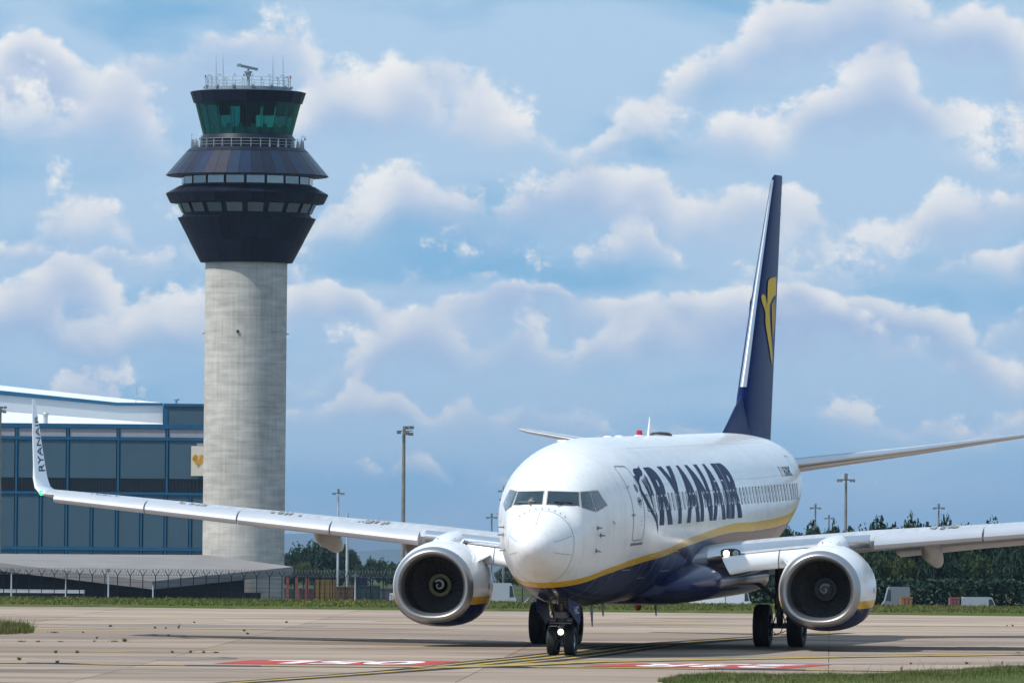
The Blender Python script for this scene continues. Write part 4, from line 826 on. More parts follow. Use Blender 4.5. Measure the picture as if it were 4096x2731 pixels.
# lettering: flat print on the skin
def text_uv(s, offset=0.0, bevel=None):
    cu = bpy.data.curves.new('t', 'FONT'); cu.body = s; cu.size = 1; cu.offset = offset; cu.resolution_u = 6; cu.fill_mode = 'BOTH'
    o = bpy.data.objects.new('t', cu); COL.objects.link(o); dg = bpy.context.evaluated_depsgraph_get(); dg.update()
    me = bpy.data.meshes.new_from_object(o.evaluated_get(dg)); bpy.data.objects.remove(o); bpy.data.curves.remove(cu)
    bm = bmesh.new(); bm.from_mesh(me); bpy.data.meshes.remove(me); return bm
def uv_mesh(bm, name, fit, f, mt, parent, du=.3, dv=.12, **k):   # fit: (u0,u1,v0,v1) target box
    xs_ = [v.co.x for v in bm.verts]; ys_ = [v.co.y for v in bm.verts]; x0, x1, y0, y1 = min(xs_), max(xs_), min(ys_), max(ys_)
    if fit is None: fit = (x0, x1, y0, y1)
    for v in bm.verts:
        v.co = (fit[0] + (v.co.x - x0) / (x1 - x0) * (fit[1] - fit[0]), fit[2] + (v.co.y - y0) / (y1 - y0) * (fit[3] - fit[2]), 0)
    for ax, a, b, st in ((0, fit[0], fit[1], du), (1, fit[2], fit[3], dv)):
        if a > b: a, b = b, a
        q = a + st
        while q < b - 1e-4:
            co = [0, 0, 0]; co[ax] = q; no = [0, 0, 0]; no[ax] = 1
            bmesh.ops.bisect_plane(bm, geom=bm.verts[:] + bm.edges[:] + bm.faces[:], plane_co=co, plane_no=no); q += st
    for v in bm.verts: v.co = f(v.co.x, v.co.y)
    me = bpy.data.meshes.new(name); bm.to_mesh(me); bm.free(); return link(name, me, mt, parent, 60, **k)
LET = [('R', 1.86), ('Y', 1.98), ('A', 2.02), ('N', 1.90), ('A', 2.02), ('I', .70), ('R', 1.86)]
tot = sum(l[1] for l in LET); gap = (19.66 - 6.78 - tot) / 6
for s_ in (-1, 1):
    u = 6.78
    for ch, wd in LET:
        bm = text_uv(ch, .055)
        ph0, ph1 = -.17, 1.285
        if s_ == -1: fit = (u, u + wd, ph0, ph1)
        else: fit = (26.44 - u, 26.44 - u - wd, ph0, ph1)
        uv_mesh(bm, 'letter', fit, lambda a, b: phi_pt(a, b / 1.88, .005, s_), M_print, air, .3, .08)
        u += wd + gap
# emblem: winged figure and harp, in the skin's own x / z coordinates
def pixel_to_skin(U, V, off, scale=.319, ox=2250, oy=1750):
    d = CF + CR * ((ox + U * scale - W_PX / 2) / F_PX) - CU * ((oy + V * scale - H_PX / 2) / F_PX)
    o_ = _airinv @ CPOS; dd = (_airinv.to_3x3() @ d).normalized(); t = (0 - o_.x) / dd.x
    for _ in range(900):               # march along the sight line to the skin
        p = o_ + dd * t; xq = min(max(p.x, .05), 38)
        n = fn(xq); zc = fzc(xq); h = fzt(xq) - zc if p.z >= zc else zc - fzb(xq)
        if (abs(p.y / fw(xq)) ** n + abs((p.z - zc) / h) ** n) <= 1: break
        t += .02
    return fus_at(p.x, p.y, p.z, off)
def poly_bm(polys):
    bm = bmesh.new()
    for q in polys:
        vv = [bm.verts.new((a[0], a[1], 0)) for a in q]
        if len(vv) > 4: bmesh.ops.triangle_fill(bm, edges=[bm.edges.new((vv[i], vv[(i + 1) % len(vv)])) for i in range(len(vv))], use_beauty=True)
        else: bm.faces.new(vv)
    return bm
def fat(path, wds):
    a, b = [], []
    for i, p in enumerate(path):
        q0, q1 = Vector(path[max(i - 1, 0)]), Vector(path[min(i + 1, len(path) - 1)]); t = (q1 - q0).normalized(); s = Vector((-t.y, t.x)) * wds[i] / 2
        a.append(Vector(p) + s); b.append(Vector(p) - s)
    return [(a[i], a[i + 1], b[i + 1], b[i]) for i in range(len(path) - 1)]
HARP_P = [[(945, 340), (965, 385), (990, 415), (1000, 450), (995, 478), (968, 490), (960, 530), (958, 575), (940, 520), (915, 480), (890, 440), (880, 405), (888, 388), (930, 384), (950, 374)]]
HARP_S = [([(890, 480), (905, 492), (930, 530), (950, 575)], (14, 22, 22, 14)), ([(952, 565), (966, 600), (982, 660), (1010, 715), (1050, 790), (1088, 865), (1120, 920), (1155, 985), (1180, 1050), (1190, 1110), (1194, 1190)], (18, 20, 24, 32, 36, 38, 34, 28, 22, 14, 2)),
          ([(992, 530), (1022, 575), (1062, 655), (1100, 745), (1128, 830), (1142, 862)], (10, 12, 12, 12, 10, 4)), ([(1008, 515), (1050, 585), (1082, 660), (1112, 735)], (8, 11, 11, 9)),
          ([(1022, 500), (1062, 565), (1098, 645), (1124, 725)], (8, 11, 11, 9)), ([(1024, 470), (1055, 515), (1090, 590), (1118, 660), (1142, 730)], (8, 13, 13, 13, 10)), ([(1168, 930), (1182, 975), (1192, 1040)], (12, 12, 3))]
em = poly_bm(HARP_P + [q for path, wds in HARP_S for q in fat(path, wds)])
uv_mesh(em, 'harp_emblem', None, lambda a, b: pixel_to_skin(a, b, .006), M_print, air, 24, 24)
# flag and registration
fl = empty('registration'); fl.parent = air
for k, mt in enumerate((M_irgreen, M_white, M_orange)):
    poly_patch([(27.45 + k * .16, 3.98), (27.61 + k * .16, 3.98), (27.61 + k * .16, 4.24), (27.45 + k * .16, 4.24)], lambda u, v: phi_pt(u, z2phi(u, v), .005), 'flag_band', mt, fl)
uv_mesh(text_uv('EI-DHC', .02), 'registration_lettering', (28.1, 29.5, 3.98, 4.23), lambda a, b: phi_pt(a, z2phi(a, b), .005), M_print, fl, .2, .1)

# doors
def outline(name, x0, x1, z0, z1, wd, mt, parent, r=.14, side=-1, off=.004):
    def path(i):
        a0, a1, b0, b1, rr = x0 + i, x1 - i, z0 + i, z1 - i, r - i; out = []
        for cx, cz_, t0 in ((a1 - rr, b1 - rr, 0), (a0 + rr, b1 - rr, pi / 2), (a0 + rr, b0 + rr, pi), (a1 - rr, b0 + rr, 1.5 * pi)):
            out += [(cx + rr * cos(t0 + q * pi / 10), cz_ + rr * sin(t0 + q * pi / 10)) for q in range(6)]
        res = []
        for j in range(len(out)):
            p, q = out[j], out[(j + 1) % len(out)]; m = max(1, round(math.hypot(q[0] - p[0], q[1] - p[1]) / .06)) if j % 6 == 5 else 1
            m = {5: 10, 11: 26, 17: 10, 23: 26}[j] if j % 6 == 5 else 1
            res += [(p[0] + (q[0] - p[0]) * k / m, p[1] + (q[1] - p[1]) * k / m) for k in range(m)]
        return res
    P_ = path(0); Q_ = path(wd); n = len(P_)
    f = lambda u, v: phi_pt(u, z2phi(u, v), off, side)
    return obj(name, MB().add([f(*p) for p in P_] + [f(*p) for p in Q_], [(i, (i + 1) % n, n + (i + 1) % n, n + i) for i in range(n)]), mt, parent, 40)
for s_ in (-1, 1):
    d = outline('cabin_door', 4.40, 5.28, 2.70, 4.46, .028, M_seam, air, side=s_)
    fpt = lambda u, v, o=.006: phi_pt(u, z2phi(u, v), o, s_)
    poly_patch(rrect(5.03, 3.93, .10, .10, 16, 2), fpt, 'door_window', M_rimw, d)
    poly_patch(rrect(5.0, 3.62, .13, .10, 16, 4), fpt, 'door_handle_recess', M_seam, d)
    obj('door_handle', MB().tube([fpt(4.93, 3.62, .02), fpt(5.07, 3.64, .02)], .02, 6), M_dark, d)
    for zh in (3.95, 3.30): obj('door_hinge', MB().box(fpt(4.40, zh, .02), (.12, .05, .05)), M_seam, d)
    poly_patch([(4.36, 2.66), (5.32, 2.66), (5.30, 2.60), (4.38, 2.60)], fpt, 'door_sill', M_rimw, d)
    for xe in (16.15, 17.22):
        outline('overwing_exit', xe - .27, xe + .27, 3.02, 4.0, .022, M_white, air, side=s_, off=.007)
    outline('service_door', 30.2, 30.95, 2.9, 4.5, .02, M_seam, air, side=s_)
    # probes on the nose
    for xq, zq in ((2.35, 3.03), (2.35, 2.50), (2.5, 2.86)):
        yq = s_ * fw(xq) * .97; a = fus_at(xq, yq, zq); b = fus_at(xq, yq, zq, .11)
        pr = obj('probe', MB().tube([a, b, b + Vector((-.16, 0, 0))], [.022, .02, .012], 8), M_seam, air)
        obj('probe_plate', MB().tube([fus_at(xq, yq, zq, .001), fus_at(xq, yq, zq, .006)], .05, 14), M_rimw, pr)
# crown and keel fittings
def blade(x, z, h, sweep, ch, th, name='blade_antenna', mt=M_white, y=0, sgn=1):
    r0 = [(x, y - th, z), (x + ch * .5, y - th * .8, z), (x + ch, y, z), (x + ch * .5, y + th * .8, z), (x, y + th, z)]
    r1 = [(x + sweep, y - th * .3, z + h), (x + sweep + ch * .2, y - th * .3, z + h), (x + sweep + ch * .4, y, z + h), (x + sweep + ch * .2, y + th * .3, z + h), (x + sweep, y + th * .3, z + h)]
    return obj(name, MB().loft([r0, r1]), mt, air)
blade(16.3, 5.08, .48, .25, .4, .025); blade(8.0, 1.11, -.55, .2, .35, .03, mt=M_seam); blade(9.6, 1.11, -.34, .16, .35, .03, mt=M_seam); blade(24.8, 1.16, -.36, .12, .3, .03, mt=M_seam); blade(17.6, 1.0, -.42, .15, .3, .03, mt=M_seam)
bc = obj('anti_collision_beacon', MB().lathe([(0, .09), (.03, .09), (.05, .078), (.12, .072), (.14, .05), (.145, .005)], 20, 'Z', (15.0, 0, 5.10), True), M_red, air, 40)
obj('beacon_base', MB().lathe([(0, .13), (.045, .12)], 20, 'Z', (15.0, 0, 5.075), True), M_white, bc)
obj('anti_collision_beacon', MB().lathe([(0, .09), (-.12, .075), (-.15, .02)], 20, 'Z', (15.0, 0, .93), True), M_red, air, 40)
obj('antenna_fairing', MB().lathe([(-.01, .3), (.05, .27), (.085, .2), (.10, .05)], 24, 'Z', (18.3, 0, 5.08), True), M_dark, air, 40)
for xq in (10.3, 12.0): obj('antenna_fairing', MB().lathe([(-.01, .12), (.025, .10), (.035, .05)], 16, 'Z', (xq, 0, 5.095), True), M_white, air, 40)
obj('static_hatch', MB().box((5.9, .35, fus_at(5.9, .35, 5.0).z + .01), (.3, .2, .05)), M_white, air)
obj('drain_mast', MB().tube([fus_at(4.6, .75, 1.5), fus_at(4.6, .75, 1.5) + Vector((.05, .22, -.20))], .025, 6), M_seam, air)

# ---- wings
def airfoil(n=16, t=.12, camber=.015):
    up, lo = [], []
    for i in range(n + 1):
        x = .5 * (1 - cos(pi * i / n)); yt = 5 * t * (.2969 * sqrt(x) - .126 * x - .3516 * x * x + .2843 * x ** 3 - .1036 * x ** 4); yc = camber * 4 * x * (1 - x)
        up.append((x, yc + yt)); lo.append((x, yc - yt))
    return up[::-1] + lo[1:-1]
WST = [  # y, LE x, TE x, LE z, thickness, incidence deg
 (1.2, 13.2, 21.3, 2.02, .095, 2.8), (2.3, 14.15, 21.3, 2.22, .095, 2.8), (3.3, 14.75, 21.3, 2.34, .095, 2.4), (4.5, 15.45, 21.3, 2.45, .095, 1.7), (5.7, 16.15, 21.4, 2.54, .10, .9), (8.2, 17.55, 22.1, 2.74, .083, .3), (10.9, 19.05, 22.95, 2.955, .082, .2), (14, 20.8, 23.9, 3.20, .085, 0), (16.8, 22.35, 24.6, 3.42, .088, -.3)]
wLE, wTE, wZ, wT, wI = [pchip([s[0] for s in WST], [s[k] for s in WST]) for k in range(1, 6)]
def wsec(y, sgn, x0=0.0, x1=1.0, n=16):
    le, te, z, t, inc = wLE(y), wTE(y), wZ(y), wT(y), radians(wI(y)); c = te - le
    return [Vector((le + c * a, sgn * y, z + c * b - tan(inc) * c * a)) for a, b in airfoil(n, t, .005 if y > 6 else .004)]
M_fair = mat('shaded_fairing_paint', (.47, .45, .42), .4, var=.08, vscale=2)  # warm grey: shading under the wing is put into this colour
M_stain = mat('oil_stained_skin', (.24, .24, .25), .5, var=.5, vscale=3, vstretch=(1, 4, 1))
for sg in (1, -1):
    ys = [1.2 + i * .6 for i in range(27)]; ys[-1] = 16.8
    wing = obj('wing', MB().loft([wsec(y, sg) for y in ys]), M_wing, air, 35)
    # bare-metal leading edge inboard of the engine
    def nose_piece(y0, y1, a0, off, n=6):
        rings = []
        for i in range(n + 1):
            y = y0 + (y1 - y0) * i / n; le, te, z, t, inc = wLE(y), wTE(y), wZ(y), wT(y), radians(wI(y)); c = te - le; pts = []
            prof = [p for p in airfoil(28, t, .004) if p[0] <= a0]
            pts = [Vector((le + c * a - off * (1 - a / a0) - .0, sg * y, z + c * b * (1 + off / (.06 * c)) - tan(inc) * c * a)) for a, b in prof]
            rings.append(pts)
        return rings
    obj('leading_edge', MB().loft(nose_piece(1.9, 5.6, .06, .012)), M_metal, wing, 50)
    # slats, drooped
    for y0, y1 in ((5.75, 8.25), (8.3, 10.95), (11.0, 13.7), (13.75, 16.45)):
        rings = []
        for i in range(5):
            y = y0 + (y1 - y0) * i / 4; le, te, z = wLE(y), wTE(y), wZ(y); c = te - le; k = .62 + .38 * c / 5.2; k = k * 1.25
            prof = [(.62, .155), (.45, .150), (.28, .125), (.13, .075), (.04, .015), (.0, -.05), (.03, -.115), (.10, -.15), (.16, -.145), (.15, -.09), (.18, -.02), (.28, .055), (.42, .105), (.6, .14)]
            rings.append([Vector((le - .27 + a * k, sg * y, z - .045 + b * k)) for a, b in prof])
        sl = obj('slat', MB().loft(rings), M_white if False else M_slat if 'M_slat' in globals() else M_metal, wing, 40)
        ym = y0 + (y1 - y0) * .55; c0 = wLE(ym)
        # staining behind the slat gap
        st = MB()
        for j in range(11):
            g = []; yj = ym - .5 + 1.0 * rnd.random() + .0 * j; wj = rnd.uniform(.015, .05); a0 = rnd.uniform(.07, .12); a1 = a0 + rnd.uniform(.04, .16)
            for yy, aa in ((yj - wj, a0), (yj + wj, a0), (yj + wj, (a0 + a1) / 2), (yj - wj, (a0 + a1) / 2), (yj + wj * .5, a1), (yj - wj * .5, a1)):
                le, te, z, t = wLE(yy), wTE(yy), wZ(yy), wT(yy); c = te - le
                pu = min(airfoil(40, t)[:41], key=lambda q: abs(q[0] - aa)); g.append(Vector((le + c * pu[0], sg * yy, z + c * pu[1] + .004 - tan(radians(wI(yy))) * c * pu[0])))
            st.add(g, [(0, 1, 2, 3), (3, 2, 4, 5)])
        obj('oil_streaks', st, M_stain, wing, kind='stuff')
    # Krueger flaps under the inboard leading edge
    for y0, y1, b0 in ((2.25, 3.55, .34), (3.58, 4.35, .33)):
        rings = []
        for y in (y0, (y0 + y1) / 2, y1):
            le, z = wLE(y), wZ(y)
            prof = [(.05, -.09), (-.10, -.07), (-.22, -.16), (-.30, -.34), (-.28, -.46), (-.20, -.50), (-.14, -.44), (-.16, -.32), (-.08, -.18), (.04, -.13)]
            rings.append([Vector((le + a - .05, sg * (y + (max(0, -b - .07) * .55 if y == 2.25 else 0)), z + b)) for a, b in prof])
        obj('krueger_flap', MB().loft(rings), M_white, wing, 50)
    # trailing-edge flaps
    for y0, y1, dz in ((2.1, 4.2, .05), (5.6, 11.6, -.34)):
        rings = []
        for i in range(4):
            y = y0 + (y1 - y0) * i / 3; te, z, c = wTE(y), wZ(y) - tan(radians(wI(y))) * (wTE(y) - wLE(y)), 1.15 - .03 * y
            rings.append([Vector((te - .35 + a * c * cos(.17) + b * c * .17, sg * y, z - .12 + dz * .3 + b * c - a * c * .20)) for a, b in airfoil(8, .12)])
        obj('flap', MB().loft(rings), M_grey, wing, 40)
    # canoe fairings of the flap tracks
    for yf, zb_, xf in ((6.55, 1.86, 19.2), (9.2, 2.10, 20.0)) if sg == -1 else ((6.7, 2.02, 19.2), (9.15, 2.10, 20.0)):
        rings = []; L_ = 3.6
        for i in range(13):
            s = i / 12; k = max(.04, sin(pi * (s ** .75)) ** .6); droop = -.50 * max(0, s - .45) / .55
            zc = wZ(yf) - .12 + (-.10 - .10 * sin(pi * s)) + droop; hh = .34 * k; ww = .20 * k
            rings.append([Vector((xf + s * L_, sg * (yf) + ww * sin(2 * pi * q / 14), zc + hh * cos(2 * pi * q / 14) * (1 if cos(2 * pi * q / 14) > 0 else 1.15))) for q in range(14)])
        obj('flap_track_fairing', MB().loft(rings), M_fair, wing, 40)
    # landing lights in the wing root
    for k in range(2):
        c0 = Vector((wLE(2.42) - .02, sg * 2.42, wZ(2.42) - .005)); nn = Vector((-.86, sg * .51, -.02)).normalized(); ax = Vector((.51, sg * .86, 0))
        c0 = c0 + ax * (-.125 + .25 * k)
        la = obj('landing_light', MB().tube([c0 + nn * .045, c0 + nn * .062], [.085, .07], 20), M_lampon if (k == 0 and sg == -1) else M_lamppale, wing, 40)
    y = 2.42; c0 = Vector((wLE(y) - .02, sg * y, wZ(y) - .005)); nn = Vector((-.86, sg * .51, -.02)).normalized(); ax = nn.cross(Vector((0, 0, 1))).normalized(); up = ax.cross(nn)
    obj('light_housing', MB().loft([[c0 + nn * h + ax * p[0] + up * p[1] for p in rrect(0, 0, .255, .118, 28, 3)] for h in (-.05, .045)]), M_black, wing, 40)
    # root fillet at the leading edge
    # winglet
    WL = [(16.78, 3.42, 22.34, 2.26), (17.05, 3.45, 22.85, 2.0), (17.25, 3.58, 23.22, 1.78), (17.38, 3.82, 23.6, 1.6), (17.46, 4.15, 23.95, 1.32), (17.62, 5.0, 24.5, .86), (17.74, 5.7, 24.95, .44), (17.77, 5.86, 25.08, .25)]
    rings = []
    for i, (y, z, le, c) in enumerate(WL):
        a, b = WL[max(i - 1, 0)], WL[min(i + 1, len(WL) - 1)]; t = Vector((0, b[0] - a[0], b[1] - a[1])).normalized(); nv = Vector((0, -t.z, t.y))
        rings.append([Vector((le + c * p, 0, 0)) + Vector((0, y, z)) + nv * (c * q) for p, q in airfoil(12, .075, .0)])
    rings = [[Vector((p.x, sg * p.y, p.z)) for p in r] for r in rings]
    wl = obj('winglet', MB().loft(rings), M_white, air, 40)
    fz = pchip([q[1] for q in WL], [q[0] for q in WL]); fl_ = pchip([q[1] for q in WL], [q[2] for q in WL]); fc_ = pchip([q[1] for q in WL], [q[3] for q in WL])
    def wlp(s, hgt):   # s along the span, hgt from the trailing side towards the leading edge
        z = 3.98 + s; c = fc_(z); xx = fl_(z) + c * (.74 - .50 * hgt); return Vector((xx, sg * (fz(z) - .038 * c - .012), z))
    uv_mesh(text_uv('RYANAIR', .005), 'winglet_lettering', (0, 1.45, 0, 1), wlp, M_print, wl, .12, .2)
    obj('navigation_light', MB().tube([Vector((22.83, sg * 16.98, 3.44)), Vector((22.72, sg * 16.96, 3.44))], [.07, .04], 10), M_green if sg == 1 else M_red, wl)

# ---- wing-to-body fairing
rings = []
for x in [10.9 + .35 * i for i in range(36)]:
    s = (x - 10.9) / 12.25; k = min(1, max(0, sin(pi * min(max(s, 0), 1)) * 1.9)) ** .6 if 0 < s < 1 else 0.0
    wd = 1.35 + 1.03 * k; zb_ = 1.16 - .20 * k; zt_ = 1.55 + .55 * k; zc_ = 1.45 + .10 * k
    ring = []
    for q in range(40):
        t = 2 * pi * q / 40; s_, c_ = sin(t), cos(t); h = zt_ - zc_ if c_ > 0 else zc_ - zb_; e = 2 / 2.6
        ring.append(Vector((x, math.copysign(abs(s_) ** e, s_) * wd, zc_ + math.copysign(abs(c_) ** e, c_) * h)))
    rings.append(ring)
obj('belly_fairing', MB().loft(rings), M_navy, air, 45)

# ---- engines
def engine(sg):
    X0 = 12.97; root = empty('engine'); root.parent = air; cy = 4.81 * sg; cz = 1.375
    def ring(x, r, dz=0.0, n=56, flat=True):
        out = []
        for k in range(n):
            t = 2 * pi * k / n; s, c = sin(t), cos(t)
            e = 2 / (2.0 if c > 0 or not flat else 2.35); hh = r * (1.0 if c > 0 or not flat else .93)
            ww = r * (1.035 if flat else 1)
            out.append(Vector((X0 + x, cy + ww * math.copysign(abs(s) ** e, s), cz + dz + hh * math.copysign(abs(c) ** e, c))))
        return out
    out_p = [(.20, .965), (.45, 1.03), (.8, 1.075), (1.3, 1.105), (1.9, 1.10), (2.6, 1.02), (3.2, .90), (3.55, .81), (3.54, .77), (3.0, .80)]
    obj('nacelle', MB().loft([ring(x, r) for x, r in out_p], caps=False), M_nac, root, 40)
    lip = [(.205, .968), (.12, .935), (.05, .90), (.012, .868), (0, .84), (.012, .812), (.05, .782), (.11, .755), (.2, .732), (.30, .722)]
    obj('inlet_lip', MB().loft([ring(x, r) for x, r in lip], caps=False), M_lip, root, 60)
    obj('inlet_duct', MB().loft([ring(x, r, flat=(x < .6)) for x, r in [(.30, .722), (.5, .722), (.8, .74), (1.1, .775), (1.6, .78)]], caps=False), M_duct, root, 60)
    obj('duct_ring', MB().loft([ring(x, r, flat=False) for x, r in [(.99, .758), (1.03, .755)]], caps=False), M_strut, root, 60)
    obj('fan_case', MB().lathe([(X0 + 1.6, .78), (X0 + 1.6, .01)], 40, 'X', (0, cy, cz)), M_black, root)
    # fan blades, twisted
    bl = []
    for side in (0, 1):
        pass
    bm_ = MB(); rows = 6; g = []
    for i in range(rows):
        s = i / (rows - 1); r = .20 + .555 * s; tw = radians(28 + 34 * s); ch = .105 + .05 * s
        for h in (-1, 1): g.append(Vector((h * ch * cos(tw), h * ch * sin(tw), r)))
    bm_.add(g, [(2 * i, 2 * i + 1, 2 * i + 3, 2 * i + 2) for i in range(rows - 1)])
    bm_.add([p + Vector((.012, -.008, 0)) for p in g], [(2 * i, 2 * i + 1, 2 * i + 3, 2 * i + 2) for i in range(rows - 1)])
    me = bm_.mesh('fan_blade')
    for k in range(24):
        b = link('fan_blade', me, M_blade, root); b.location = (X0 + 1.22, cy, cz); b.rotation_euler = (2 * pi * k / 24, 0, 0)
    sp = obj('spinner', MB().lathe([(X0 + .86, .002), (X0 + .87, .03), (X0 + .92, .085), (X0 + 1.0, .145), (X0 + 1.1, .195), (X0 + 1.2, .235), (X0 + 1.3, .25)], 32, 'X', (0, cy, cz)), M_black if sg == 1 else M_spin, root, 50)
    obj('blade_root_ring', MB().lathe([(X0 + 1.06, .19), (X0 + 1.045, .235), (X0 + 1.055, .285)], 32, 'X', (0, cy, cz)), M_olive if sg == 1 else M_dark, root, 50)  # starboard ring carries the painted glow, port ring stays dark
    fr = pchip([0, .03, .085, .145, .195], [.86, .87, .92, 1.0, 1.1]); q = MB(); g = []
    for i in range(26):
        t = i / 25 * 2 * pi * 1.05; r = .035 + .105 * i / 25; wdt = .012 + .016 * i / 25
        for rr in (r - wdt, r + wdt): g.append(Vector((X0 + fr(rr) - .006, cy + sg * rr * sin(t + .6), cz + rr * cos(t + .6))))
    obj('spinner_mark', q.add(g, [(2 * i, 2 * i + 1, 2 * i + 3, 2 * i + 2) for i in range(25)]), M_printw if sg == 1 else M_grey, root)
    # core exhaust
    obj('core_nozzle', MB().lathe([(X0 + 2.9, .62), (X0 + 3.6, .56), (X0 + 4.4, .40), (X0 + 4.4, .36), (X0 + 4.9, .10), (X0 + 5.1, .01)], 32, 'X', (0, cy, cz)), M_metal, root, 40)
    # vortex strake on the inboard shoulder
    b0 = Vector((X0 + .95, cy - sg * .93, cz + .57)); dirn = Vector((0, -sg * .80, .60))
    obj('nacelle_strake', MB().prism([b0, b0 + Vector((1.05, -sg * .02, .03)), b0 + Vector((1.0, 0, 0)) + dirn * .30, b0 + Vector((.62, 0, 0)) + dirn * .28, b0 + Vector((.3, 0, 0)) + dirn * .14], (0, 0, -.012), (0, 0, .012)), M_grey, root)
    # pylon
    rings = []
    for x, hw, zt_, zb_ in ((13.95, .05, 2.38, 2.28), (14.15, .20, 2.48, 2.18), (14.5, .31, 2.56, 2.1), (15.0, .36, 2.62, 2.0), (15.6, .36, 2.66, 1.9), (16.4, .30, 2.68, 1.9), (17.4, .22, 2.62, 1.9), (19.5, .05, 2.4, 2.0)):
        zc_ = (zt_ + zb_) / 2
        rings.append([Vector((x, cy + hw * math.copysign(abs(sin(t)) ** .8, sin(t)), zc_ + (zt_ - zc_) * math.copysign(abs(cos(t)) ** .8, cos(t)))) for t in [2 * pi * k / 24 for k in range(24)]])
    obj('pylon', MB().loft(rings), M_white, root, 50)
    for a in range(3):
        p0 = Vector((14.3 + .12 * a, cy + (.12 - .2 * a), 2.49)); 
        obj('pylon_drain_slot', MB().box(p0 + Vector((0, 0, .035)), (.14, .02, .012)), M_dark, root)
    ci = MB().lathe([(0, .07), (.003, .07)], 18, 'Y', (0, 0, 0), True)
    o = obj('warning_mark', MB().add([(X0 + 1.55 + .085 * cos(t), cy - sg * 0 - 1.143 * 1.0 * (1 if True else 0), cz - .02 + .085 * sin(t)) for t in [2 * pi * k / 18 for k in range(18)]], [tuple(range(18))]), M_red, root)
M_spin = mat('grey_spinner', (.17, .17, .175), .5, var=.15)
M_olive = mat('olive_glow_metal', (.12, .115, .05), .5, metal=.3, var=.2)  # olive glow at the blade roots, put into the base colour
for sg in (1, -1): engine(sg)

# ---- fin
FIN = [(4.75, 31.0, 36.85, .10), (6.0, 31.62, 37.15, .10), (7.0, 32.45, 37.4, .10), (8.6, 33.8, 37.82, .10), (10.5, 35.55, 38.3, .098), (11.75, 36.75, 38.64, .095), (11.95, 36.98, 38.7, .08), (12.05, 37.25, 38.66, .04)]
def fsec(z, le, te, t, n=14): c = te - le; return [Vector((le + c * a, c * b, z)) for a, b in airfoil(n, t, 0)]
fin = obj('vertical_fin', MB().loft([fsec(*q) for q in FIN]), M_finnavy, air, 40)
fLE, fTE, fT = [pchip([q[0] for q in FIN], [q[k] for q in FIN]) for k in (1, 2, 3)]
def le_piece(z0, z1, a0, off, zs=8):
    rings = []
    for i in range(zs + 1):
        z = z0 + (z1 - z0) * i / zs; le, te, t = fLE(z), fTE(z), fT(z); c = te - le
        prof = [p for p in airfoil(40, t, 0) if p[0] <= a0]
        rings.append([Vector((le + c * a - off, c * b * (1 + off / (.05 * c)), z)) for a, b in prof])
    return rings
obj('fin_leading_edge', MB().loft(le_piece(6.3, 11.9, .024, .008)), M_metal, fin, 50)
DOR = [(28.3, 5.02, .01, 5.06), (29.5, 5.0, .05, 5.42), (30.6, 4.95, .10, 5.78), (31.5, 4.9, .14, 6.02), (32.3, 4.9, .2, 6.25), (33.2, 4.9, .24, 6.0)]
rings = [[Vector((x, -h * 1.6, zb_)), Vector((x, -h, zb_ + (zt_ - zb_) * .5)), Vector((x, -.03, zt_ - .02)), Vector((x, 0, zt_)), Vector((x, .03, zt_ - .02)), Vector((x, h, zb_ + (zt_ - zb_) * .5)), Vector((x, h * 1.6, zb_))] for x, zb_, h, zt_ in DOR]
obj('dorsal_fin', MB().loft(rings), M_finnavy, fin, 60)
obj('rudder_gap', MB().add([(fLE(z) + (fTE(z) - fLE(z)) * .70 + dx, s_ * (.0), z) for z in (5.2, 11.6) for dx in (0, .03) for s_ in (1,)], [(0, 1, 3, 2)]), M_dark, fin)
def fin_pix(U, V, ox, oy, side, off=.022, s=450 / 1176):
    d = CF + CR * ((ox + U * s - W_PX / 2) / F_PX) - CU * ((oy + V * s - H_PX / 2) / F_PX)
    o_ = _airinv @ CPOS; dd = _airinv.to_3x3() @ d; y = -.15
    for _ in range(4):
        t = (y - o_.y) / dd.y; p = o_ + dd * t
        c = fTE(p.z) - fLE(p.z); a = min(max((p.x - fLE(p.z)) / c, .02), .99)
        yt = 5 * fT(p.z) * (.2969 * sqrt(a) - .126 * a - .3516 * a * a + .2843 * a ** 3 - .1036 * a ** 4) * c; y = -yt - off
    return Vector((p.x, y, p.z))
FE = MB()
def fpoly(pts):
    vs = [fin_pix(a, b, 2800, 650, -1) for a, b in pts]; FE.add(vs, [tuple(range(len(vs)))])
def fstrip(path, wds):
    for q in fat(path, wds): fpoly([(a[0], a[1]) for a in q])
fpoly([(712, 1262), (719, 1226), (745, 1204), (775, 1199), (797, 1196), (795, 1382), (770, 1400), (750, 1428), (737, 1470), (720, 1500), (704, 1490), (706, 1420), (708, 1330)])
fstrip([(662, 1378), (672, 1400), (680, 1460), (692, 1530), (700, 1600)], (22, 34, 34, 28, 22))
fstrip([(712, 1480), (708, 1560), (707, 1650), (712, 1720), (722, 1800), (732, 1880), (742, 1960), (748, 2040), (756, 2117)], (34, 38, 46, 44, 36, 32, 28, 20, 2))
fstrip([(756, 1470), (758, 1580), (760, 1680), (764, 1780), (766, 1850)], (8, 10, 10, 9, 2)); fstrip([(770, 1450), (772, 1560), (774, 1680), (774, 1760)], (7, 9, 9, 2)); fstrip([(784, 1430), (785, 1540), (783, 1660)], (5, 7, 2))
obj('harp_emblem', FE, M_printy, fin)
fe2 = MB(); fe2.v = [(x, -y, z) for x, y, z in FE.v]; fe2.f = list(FE.f); obj('harp_emblem', fe2, M_printy, fin)
for zq in (11.85, 11.55, 11.0): obj('static_wick', MB().tube([(fTE(zq) - .03, 0, zq), (fTE(zq) + .16, 0, zq + .01)], .008, 5), M_dark, fin)

